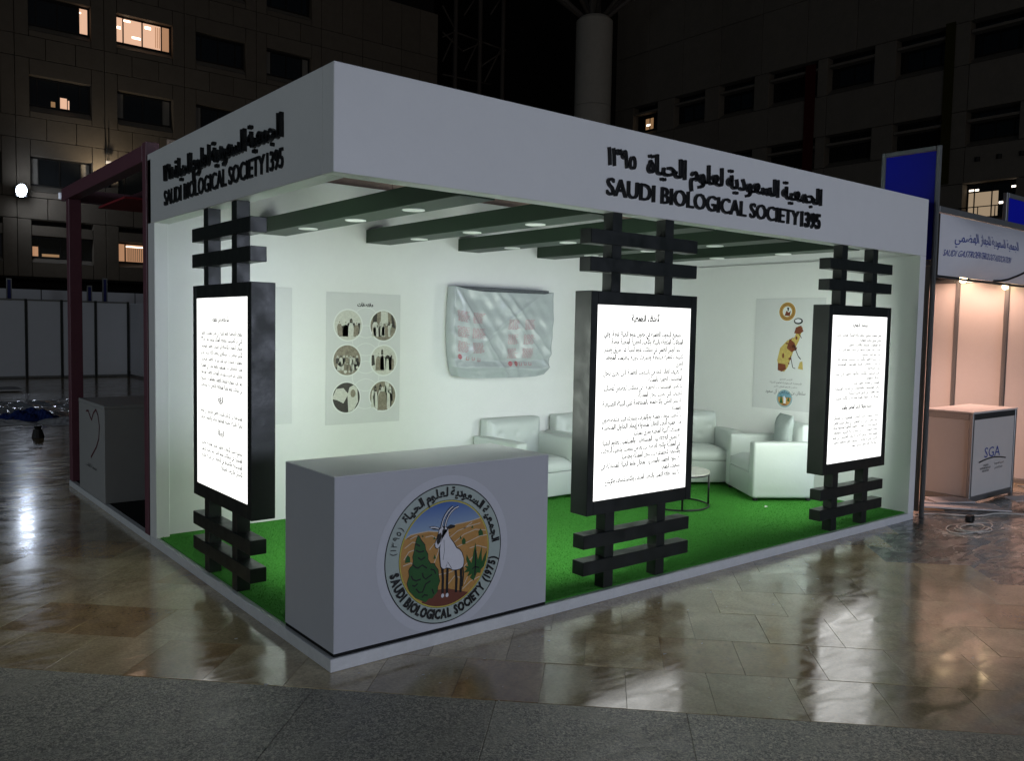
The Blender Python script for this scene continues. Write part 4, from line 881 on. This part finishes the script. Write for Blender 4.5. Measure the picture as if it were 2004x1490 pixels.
    if kind == 'office':
        b('lit_wall', .02*w_, .60*w_, .24*h_, .80*h_, -rev+.052, -rev+.056, OFFICE, wn); b('ceiling_light', .03*w_, .22*w_, .84*h_, .88*h_, -rev+.052, -rev+.058, TUBE, wn); b('ceiling_light', .62*w_, .74*w_, .5*h_, .55*h_, -rev+.052, -rev+.058, TUBE, wn); b('ceiling_light', .84*w_, .98*w_, .84*h_, .88*h_, -rev+.052, -rev+.058, TUBE, wn)
    if kind == 'orange':
        b('lit_curtain', .3*w_, .62*w_, .25*h_, .6*h_, -rev+.052, -rev+.056, WARMD, wn); b('ceiling_light', .34*w_, .5*w_, .36*h_, .42*h_, -rev+.058, -rev+.062, TUBE, wn)
    return wn
for kk in range(-2, 3):
    zb = 9.95+3.25*kk; zt = zb+2.37; cz0 = zb-.88
    wz0, wz1 = zb+.25, zb+1.70
    if kk == -2: wz0, wz1 = 4.05, 5.14
    for i in range(-2, 4):
        x0 = 4.62+3.353*i; x1 = x0+2.32; xm = x0-.5165
        pan(x1, x1+.5165, zb, zt); pan(xm, x0, zb, zt)
        pan(x0, x1, zb, wz0)
        if kk == -2: pan(x0, x1, 5.14, 5.58); pan(x0, x1, 5.78, zt); 
        else: pan(x0, x1, wz1, zt)
        if kk > -2:
            for j in range(3): pan(xm+j*1.1177, xm+(j+1)*1.1177, cz0, zb)
        k2 = {(1, 1): 'bright', (0, 1): 'part', (0, 0): 'lamp', (1, -2): 'warmlow', (0, -2): 'faint', (1, 0): 'curtain', (0, -1): 'curtain', (3, 1): 'curtain', (2, 0): 'curtain'}.get((i, kk), 'dark')
        window(lb, Face((x0, YF, wz0), (1, 0, 0)), x1-x0, wz1-wz0, k2)
    if kk > -2:
        for j in range(6):
            xb = 17.515+j*1.158; pan(xb, xb+1.158, zb, zt)
            if j % 2 == 0: pan(xb, xb+2.316, cz0, zb)
    else:
        for j in range(0, 6, 2): pan(17.515+j*1.158, 17.515+(j+2)*1.158, zb, zt)

# floodlight on the left building, the small wall light and a spot box
fl = empty('floodlight', (4.13, 35.0, 6.78), label='blinding white floodlight on the concrete building at far left', cat='floodlight')
FLF = Face((4.13, 35.0, 6.80), (.62, -.78, 0))
dcol = [FLF(a, b, .02) for a, b in circ(0, 0, .25, 24)]
poly('lens', dcol, [tuple(range(24))], FLOODE, fl)
box('housing', 3.93, 4.35, 35.22, 35.5, 6.58, 7.02, BLKP, fl, .02); box('bracket', 4.08, 4.18, 35.5, 36, 6.6, 6.7, BLKMET, fl, .005)
wl = empty('wall_light', (7.45, 35.6, 7.9), label='small spotlight pointing up the concrete wall behind the maroon beam', cat='light')
cyl('housing', 7.40, 35.35, 7.35, 7.55, .12, BLKP, wl, 16); cyl('lens', 7.40, 35.35, 7.551, 7.56, .10, mat('uplight_lens', (.9, .9, .9), .5, .5, emit=(1, .86, .64), estr=8), wl, 16)
box('bracket', 7.36, 7.44, 35.47, 36, 7.4, 7.46, BLKMET, wl, .003)
lamp('SPOT', 'uplight_beam', (7.40, 35.25, 7.62), 95, (1, .84, .62), (7.5, 35.9, 9.4), size=.08, spot=math.radians(150))
rod = empty('hanging_bracket', (7.5, 35.7, 9), label='thin rods hanging on the concrete facade above the maroon beam', cat='bracket')
tube('rod', [(7.42, 35.9, 10.0), (7.47, 35.72, 8.5)], .015, BLKMET, rod, 6); tube('rod', [(7.58, 35.9, 10.0), (7.53, 35.72, 8.5)], .015, BLKMET, rod, 6)
box('crossbar', 7.40, 7.62, 35.66, 35.74, 8.42, 8.52, CARD, rod, .005)
jb = box('junction_box', 5.62, 5.86, 35.85, 35.999, 6.72, 7.0, CARD, None, .01); tag(jb, 'small grey box fixed on the facade right of the floodlight', 'box')

# ================================================================== ATRIUM BETWEEN THE BUILDINGS, COLUMN, RIGHT BUILDING
at = empty('atrium_wall', (32, 48, 0), label='black glazed atrium wall between the two buildings', cat='wall')
ATG = mat('black_atrium_glass', (.004, .004, .004), .35, .3, var=.2)
for k in range(10): box('glass_panel', 22+2.9*k, 24.85+2.9*k, 52, 52.1, 0, 34, ATG, at, 0)
tr = empty('steel_truss', (28, 46, 0), label='steel lattice frame in front of the black atrium glass', cat='truss')
def Y46(px, py, Y=46.0):
    d = fw+r2*(px-1002)/F_PX+u2*(745-py)/F_PX; t = (Y-CAM.y)/d.y; return CAM+d*t
for px in (891, 939, 984, 1022, 1060):
    p = Y46(px, 100); tube('upright', [(p.x, 46, 0), (p.x, 46, 30)], .16 if px < 990 else .1, STEELD, tr, 8)
for (a, b, c, d) in ((866, 120, 886, 75), (909, 138, 935, 82), (948, 160, 982, 92), (866, 10, 893, 62), (908, 30, 928, 0), (960, 28, 978, 0), (997, 60, 1015, 20), (1030, 75, 1060, 35), (1000, 150, 1020, 105), (866, 72, 890, 62), (890, 62, 945, 82), (945, 82, 985, 97), (985, 97, 1030, 110), (866, 62, 905, 100), (905, 100, 946, 82), (940, 130, 990, 97), (866, 145, 960, 165)):
    tube('brace', [Y46(a, b), Y46(c, d)], .06, STEELD, tr, 6)
col = empty('round_column', (30.5, 30, 0), label='thick round concrete column rising between the two buildings', cat='column')
CX, CY = 30.55, 30.0
for k in range(4): cyl('drum', CX, CY, .2+4.52*k, .2+4.52*(k+1)-.02, .985, COLM, col, 40)
cyl('capital', CX, CY, 18.26, 18.45, .98, COLM, col, 40, r1=.80); cyl('neck', CX, CY, 18.46, 21.5, .32, STEELD, col, 24)
for k in range(8):
    a = k*PI/4+.2; tube('strut', [(CX+.6*math.cos(a), CY+.6*math.sin(a), 18.5), (CX+4*math.cos(a), CY+4*math.sin(a), 21.3)], .12, STEELD, col, 8)
rbld = empty('concrete_building', (40, 22, 0), label='unlit concrete building on the right with red and olive banners', cat='building')
XF = 40.0
box('structural_wall', XF+.62, XF+1.2, -6, 37.6, 0, 30, DARKW, rbld, 0)
box('side_wall', 37, XF+1.2, 37.62, 53, 0, 34, DARKW, rbld, 0)
ws_ = [(35.9, 33.8), (32.4, 30.0), (28.9, 26.45), (25.45, 22.4), (21.8, 19.2), (18.05, 15.65), (14.5, 12.2), (10.9, 8.5), (7.3, 4.9)]
def pr(y1, y0, z0, z1): box('cladding_panel', XF, XF+.6, y0+.015, y1-.015, z0+.015, z1-.015, CONC2, rbld, .01)
rows = [(2.3, 4.0), (6.9, 8.95), (10.65, 12.35), (14.5, 16.5)]
for r, (z0, z1) in enumerate(rows):
    prev = rows[r-1][1] if r else .2
    for k, (ya, yb) in enumerate(ws_):
        nx = ws_[k+1][0] if k+1 < len(ws_) else 3.0
        kind = 'orange' if (k == 0 and r == 3) else ('office' if (k == 6 and r == 1) else 'dark')
        window(rbld, Face((XF, ya, z0), (0, -1, 0)), ya-yb, z1-z0, kind, .6)
        if r >= 2: box('lintel', XF+.05, XF+.55, yb+.02, ya-.02, z1-.55, z1-.42, CONC2, rbld, .01)
        pr(yb, nx, z0, z1); pr(ya, nx, prev, z0)
    pr(37.6, 35.9, z0, z1); pr(37.6, 35.9, prev, z0)
for k in range(12): pr(37.6-2.9*k, 37.6-2.9*(k+1), 16.5, 19.9); pr(37.6-2.9*k, 37.6-2.9*(k+1), 19.9, 24.5)
for k in range(3):
    cyl('vent', XF-.02, 13.9-.95*k, 9.9, 10.1, .12, BLKP, rbld, 12)
rail = empty('balcony_rail', (39.6, 13.4, 7.2), label='thin railing in front of the lit window on the right building', cat='railing')
tube('top_rail', [(39.7, 14.5, 7.75), (39.7, 12.0, 7.75)], .025, BLKMET, rail, 6)
for k in range(4): tube('baluster', [(39.7, 14.4-.75*k, 7.15), (39.7, 14.4-.75*k, 7.74)], .022, BLKMET, rail, 6)
b1 = box('hanging_banner', XF-.12, XF-.08, 22.45, 23.05, 9.0, 16.3, BANR, None, 0); tag(b1, 'long narrow dark red banner on the right building', 'banner')
b2 = box('hanging_banner', XF-.12, XF-.08, 15.15, 15.6, 9.0, 16.6, BANY, None, 0); tag(b2, 'long narrow olive banner on the right building', 'banner')

# ================================================================== RIGHT NEIGHBOUR SHELL BOOTH
sg = empty('shell_scheme_booth', (6.2, 0, 0), label='aluminium framed exhibition booth with curved white banner, right of white booth', cat='booth')
def post(x, y, z1, parent, s=.02):
    bm = bmesh.new()
    for k in range(8):
        a = k*PI/4; bbox_bm(bm, x+s*.75*math.cos(a)-s*.32, x+s*.75*math.cos(a)+s*.32, y+s*.75*math.sin(a)-s*.32, y+s*.75*math.sin(a)+s*.32, 0, z1, 0)
    o = bmobj('upright', bm, ALU, parent); return o
for y in (0, 1, 2, 3): post(6.2, y, 3.515 if y < .5 else 2.45, sg)
post(6.2, .53, 3.515, sg)
for k in range(3): box('wall_panel', 6.197, 6.203, .03+k, .97+k, .05, 2.40, SHELLW, sg, 0)
for k in range(3): box('rail', 6.185, 6.215, .03+k, .97+k, 2.402, 2.45, ALU, sg, .002)
box('blue_panel', 6.192, 6.208, .024, .506, 2.46, 3.47, BLUE, sg, 0)
box('rail', 6.182, 6.218, .024, .506, 3.475, 3.515, ALU, sg, .002)
# right side wall
for k in range(6):
    y0 = -.12+k*.575
    box('wall_panel', 9.10, 9.106, y0+.03, y0+.545, .06, 2.40, SHELLW, sg, 0); post(9.1, y0, 2.45, sg, .024)
    box('rail', 9.085, 9.115, y0+.03, y0+.545, 2.402, 2.45, ALU, sg, .002); box('rail', 9.085, 9.115, y0+.03, y0+.545, 0, .055, ALU, sg, .002)
for k in range(3): box('wall_panel', 6.24+.95*k, 7.15+.95*k, 3.1, 3.106, .06, 2.4, SHELLW, sg, 0)
box('rail', 6.225, 9.3, -.02, .02, 2.90, 2.96, ALU, sg, .003)
box('rail', 6.225, 9.3, -.018, .018, 2.29, 2.31, ALUD, sg, .002)
# curved banner bulging forward
def bulge(x, z):
    v = min(1, max(0, (z-2.315)/.575)); u = (x-6.23)/2.9; e = min(1, u/.22); e = e*e*(3-2*e)
    return -.025-.13*e*math.sin(PI*v)**.8-.012*math.sin(3*u*PI)*math.sin(PI*v)
bv, bf = [], []; nu, nv = 30, 12
for j in range(nv+1):
    for i in range(nu+1):
        u, v = i/nu, j/nv; x = 6.232+2.9*u; z = 2.315+.575*v
        bv.append((x, bulge(x, z), z))
for j in range(nv):
    for i in range(nu): a = j*(nu+1)+i; bf.append((a, a+1, a+nu+2, a+nu+1))
poly('curved_banner', bv, bf, VINYL, sg, smooth=True)
tube('banner_edge', [(x_, bulge(x_, z_)-.006, z_) for x_, z_ in ((7.45, 2.318), (7.6, 2.325), (7.74, 2.345), (7.9, 2.39), (8.05, 2.44), (8.3, 2.56), (8.6, 2.75))], .012, BLKP, sg, 6)
BF = Face((0, -.196, 0), (1, 0, 0))
bt_a = text('heading', 'الجمعية السعودية للجهاز الهضمي', BF, 6.45, 7.78, 2.64, .13, 0, BLUEINK, sg, off=.0, shear=.3)
bt_b = text('subheading', 'SAUDI GASTROENTEROLOGY ASSOCIATION', BF, 6.30, 7.60, 2.50, .085, 0, BLUEINK, sg, arabic=False, off=.0, shear=.4)
for o_ in (bt_a, bt_b):
    for v_ in o_.data.vertices: v_.co.y = bulge(v_.co.x+6.2, v_.co.z)-.004
for k, (y, z, e) in enumerate(((.93, 2.44, 21), (.445, 2.34, 13))):
    t = empty('spotlight', (9.03, y, z), label=['brighter warm arm spotlight in the right booth', 'smaller warm arm spotlight further right in the right booth'][k], cat='spotlight', group='warm spotlights in the right booth')
    bm = bmesh.new(); bmesh.ops.create_icosphere(bm, subdivisions=2, radius=.045-.010*k)
    for v in bm.verts: v.co += Vector((9.0, y, z))
    bmobj('bulb', bm, BULB, t); tube('arm', [(9.09, y, z+.04), (9.03, y, z+.02)], .008, BLKMET, t, 6)
    lamp('SPOT', 'spotlight_glow', (8.62, y, z+.02), e, (1, .58, .44), (9.2, y+.1, 1.1), size=.04, spot=math.radians(140))
lamp('SPOT', 'booth_fill_light', (7.9, 1.2, 2.6), 230, (1, .60, .50), (7.6, .9, 0), size=.3, spot=math.radians(118))  # added fill lamp, unseen; stands in for hidden booth spots
bt2 = empty('blue_tower_panel', (8.2, 0, 0), label='blue lit panel above the curved banner at the right picture edge', cat='panel')
box('panel', 7.875, 9.2, .03, .05, 2.97, 3.22, BLUE, bt2, 0); box('edge_frame', 7.82, 7.874, .02, .06, 2.961, 3.27, ALU, bt2, .002); box('top_frame', 7.875, 9.2, .02, .06, 3.221, 3.27, ALU, bt2, .002)
# its counter
sc_ = empty('counter', (7.7, .2, 0), label='aluminium framed counter with white front in the right booth', cat='counter')
X0, X1, Y0, Y1, ZT = 7.19, 8.30, -.02, .48, .965
for x in (X0, X1-.04):
    for y in (Y0, Y1-.04): box('upright', x, x+.04, y, y+.04, 0, ZT-.021, ALU, sc_, .003)
box('counter_top', X0-.005, X1+.005, Y0-.005, Y1+.005, ZT-.02, ZT, SHELLW, sc_, .003)
for z0, z1 in ((ZT-.085, ZT-.0215), (.02, .08)):
    box('rail', X0+.041, X1-.041, Y0+.003, Y0+.035, z0, z1, ALUD if z1 > .5 else ALU, sc_, .003); box('rail', X0+.003, X0+.035, Y0+.041, Y1-.041, z0, z1, ALU, sc_, .003)
box('front_panel', X0+.041, X1-.041, Y0+.012, Y0+.02, .081, ZT-.086, SHELLW, sc_, 0); box('side_panel', X0+.012, X0+.02, Y0+.041, Y1-.041, .081, ZT-.086, SHELLW, sc_, 0)
CF = Face((0, Y0+.012, 0), (1, 0, 0))
text('logo_letters', 'SGA', CF, 7.53, 7.92, .465, .155, .002, BLUEINK, sc_, arabic=False, off=0)
multi('logo_arc', CF, stroke([(7.40+.68*t/12, .425+.03*math.sin(PI*t/12)+.0*t) for t in range(13)], .014), .003, INK, sc_)
for k, (tt, a, b, z, f) in enumerate([('SAUDI', 7.52, 7.64, .375, False), ('GASTROENTEROLOGY', 7.44, 7.70, .345, False), ('ASSOCIATION', 7.49, 7.66, .315, False), ('الجمعية السعودية', 7.79, 8.03, .375, True), ('للجهاز الهضمي', 7.80, 8.0, .33, True)]):
    text('logo_caption', tt, CF, a, b, z, .028, .002, INK, sc_, arabic=f, off=.01)
# boards, cables, rubbish on the floor at right
for k, (pts, lb_) in enumerate([(((6.55, .35), (6.75, .52), (7.35, -.20), (7.18, -.33)), 'long white board lying against the base of the right counter'), (((7.25, -.62), (7.45, -.45), (8.3, -1.0), (8.1, -1.2)), 'white board on the floor at the right picture edge'), (((6.45, .1), (6.55, .22), (7.1, -.42), (7.0, -.5)), 'narrow pale strip of board nearest the booth corner'), (((6.75, .1), (6.9, .3), (7.25, .1), (7.1, -.12)), 'small crumpled white sheet between booth corner and right counter'), (((7.5, -.35), (7.6, -.2), (8.4, -.55), (8.3, -.75)), 'flat white panel in front of the logo counter')]):
    vs = [(x, y, .02+.012*k) for x, y in pts]+[(x, y, .032+.012*k) for x, y in pts]
    vs[4] = (*pts[0], .06); o = poly('loose_board', vs, [(3, 2, 1, 0), (4, 5, 6, 7), (0, 1, 5, 4), (1, 2, 6, 5), (2, 3, 7, 6), (3, 0, 4, 7)], CARD)
    tag(o, lb_, 'board', 'boards lying on the floor')
rr = random.Random(3)
cp = [(6.02+.22*math.cos(t*.33)*(1+.25*math.sin(t*.13))+.002*t, -.48+.12*math.sin(t*.33)*(1+.3*math.cos(t*.17))-.001*t, .008+.004*(t//19)) for t in range(70)]
o = tube('coiled_cable', cp, .005, CABLE); tag(o, 'coil of white cable on the dark marble by the booth corner', 'cable')
cp = [(6.2+1.5*t/30, .05-.95*t/30+.06*math.sin(t*.5), .012) for t in range(31)]
o = tube('loose_cable', cp, .008, CABLE); tag(o, 'long white cable running from booth corner towards the right edge', 'cable')
cp = [(6.42+.5*t/20, -.9+.12*math.sin(t*.45)-.15*t/20, .012) for t in range(21)]
o = tube('loose_cable', cp, .007, CABLE); tag(o, 'short white cable bent on the marble at the right edge', 'cable')
o = box('power_adapter', 6.36, 6.44, -.39, -.33, .002, .06, BLKP, None, .008); tag(o, 'small black plug adapter among the cables at right', 'adapter')
bm = bmesh.new()
for k in range(60):
    x, y = rr.uniform(5.6, 7.4), 0
    y = -.15-rr.random()*1.6-(x-5.6)*.2; s = rr.uniform(.006, .03); a = rr.uniform(0, 6)
    q = [bm.verts.new((x+s*math.cos(a+t)*rr.uniform(.5, 1.3), y+s*math.sin(a+t)*rr.uniform(.4, 1), .003+rr.uniform(0, .006))) for t in (0, 1.6, 3.1, 4.7)]; bm.faces.new(q)
for k in range(46):
    x, y = rr.uniform(-1.2, 3.2), rr.uniform(-1.2, 3)
    if x > -.03 and y > -.03: y = -.05-rr.random()*.5
    s = rr.uniform(.003, .012); a = rr.uniform(0, 6)
    q = [bm.verts.new((x+s*math.cos(a+t)*rr.uniform(.5, 1.5), y+s*math.sin(a+t)*rr.uniform(.4, 1), .002+rr.uniform(0, .003))) for t in (0, 1.6, 3.1, 4.7)]; bm.faces.new(q)
o = bmobj('plaster_crumbs', bm, CARD); tag(o, 'white plaster crumbs and paper bits scattered over the pavement', 'debris', kind='stuff')

# ================================================================== RUBBISH FAR LEFT
def crumple(name, cx, cy, wx, wy, h, m, label, cat, n=36, seed=1, fr=6):
    r_ = random.Random(seed); ph = [r_.uniform(0, 6) for _ in range(8)]; vs, fs = [], []
    for j in range(n+1):
        for i in range(n+1):
            u, v = i/n*2-1, j/n*2-1; e = max(0, 1-max(abs(u), abs(v))**3)
            rad = 1+.15*math.sin(3*math.atan2(v, u)+ph[0])
            z = h*e*(.35+.65*abs(math.sin(fr*u+ph[1]+2*v)*math.cos(fr*.8*v+ph[2]-u*1.5)))+h*.25*e*abs(math.sin(17*u+9*v+ph[3]))
            vs.append((cx+u*wx*rad, cy+v*wy*rad, .004+z))
    for j in range(n):
        for i in range(n): a = j*(n+1)+i; fs.append((a, a+1, a+n+2, a+n+1))
    o = poly(name, vs, fs, m); tag(o, label, cat); return o
crumple('plastic_sheet', 1.1, 14.6, 1.9, 1.7, .10, FILM, 'large crumpled clear plastic sheet glittering on the far left floor', 'plastic', 60, 2, 11)
crumple('tarpaulin', .72, 12.7, .42, .35, .17, TARP, 'small heap of blue tarpaulin on the far left floor', 'tarpaulin', 24, 4, 4)
crumple('grey_blanket', 1.35, 12.0, .55, .6, .07, CARD, 'grey wrinkled sheet lying beside the blue tarpaulin', 'sheet', 24, 6, 5)
crumple('grey_blanket', .15, 12.2, .5, .4, .06, CARD, 'pale wrinkled sheet at the left picture edge beside the tarpaulin', 'sheet', 24, 9, 5)
o = box('loose_board', .2, 1.6, 19.0, 20.0, .02, .06, CARD, None, .005); tag(o, 'flat white board lying near the far panel wall', 'board')
bb = empty('rubble_bag', (.41, 10.1, 0), label='small dark bag standing alone on the shiny left floor', cat='bag')
cyl('bag_body', .41, 10.1, .004, .13, .085, BLKP, bb, 12, r1=.06); cyl('bag_neck', .41, 10.1, .131, .18, .04, BLKP, bb, 10, r1=.055)
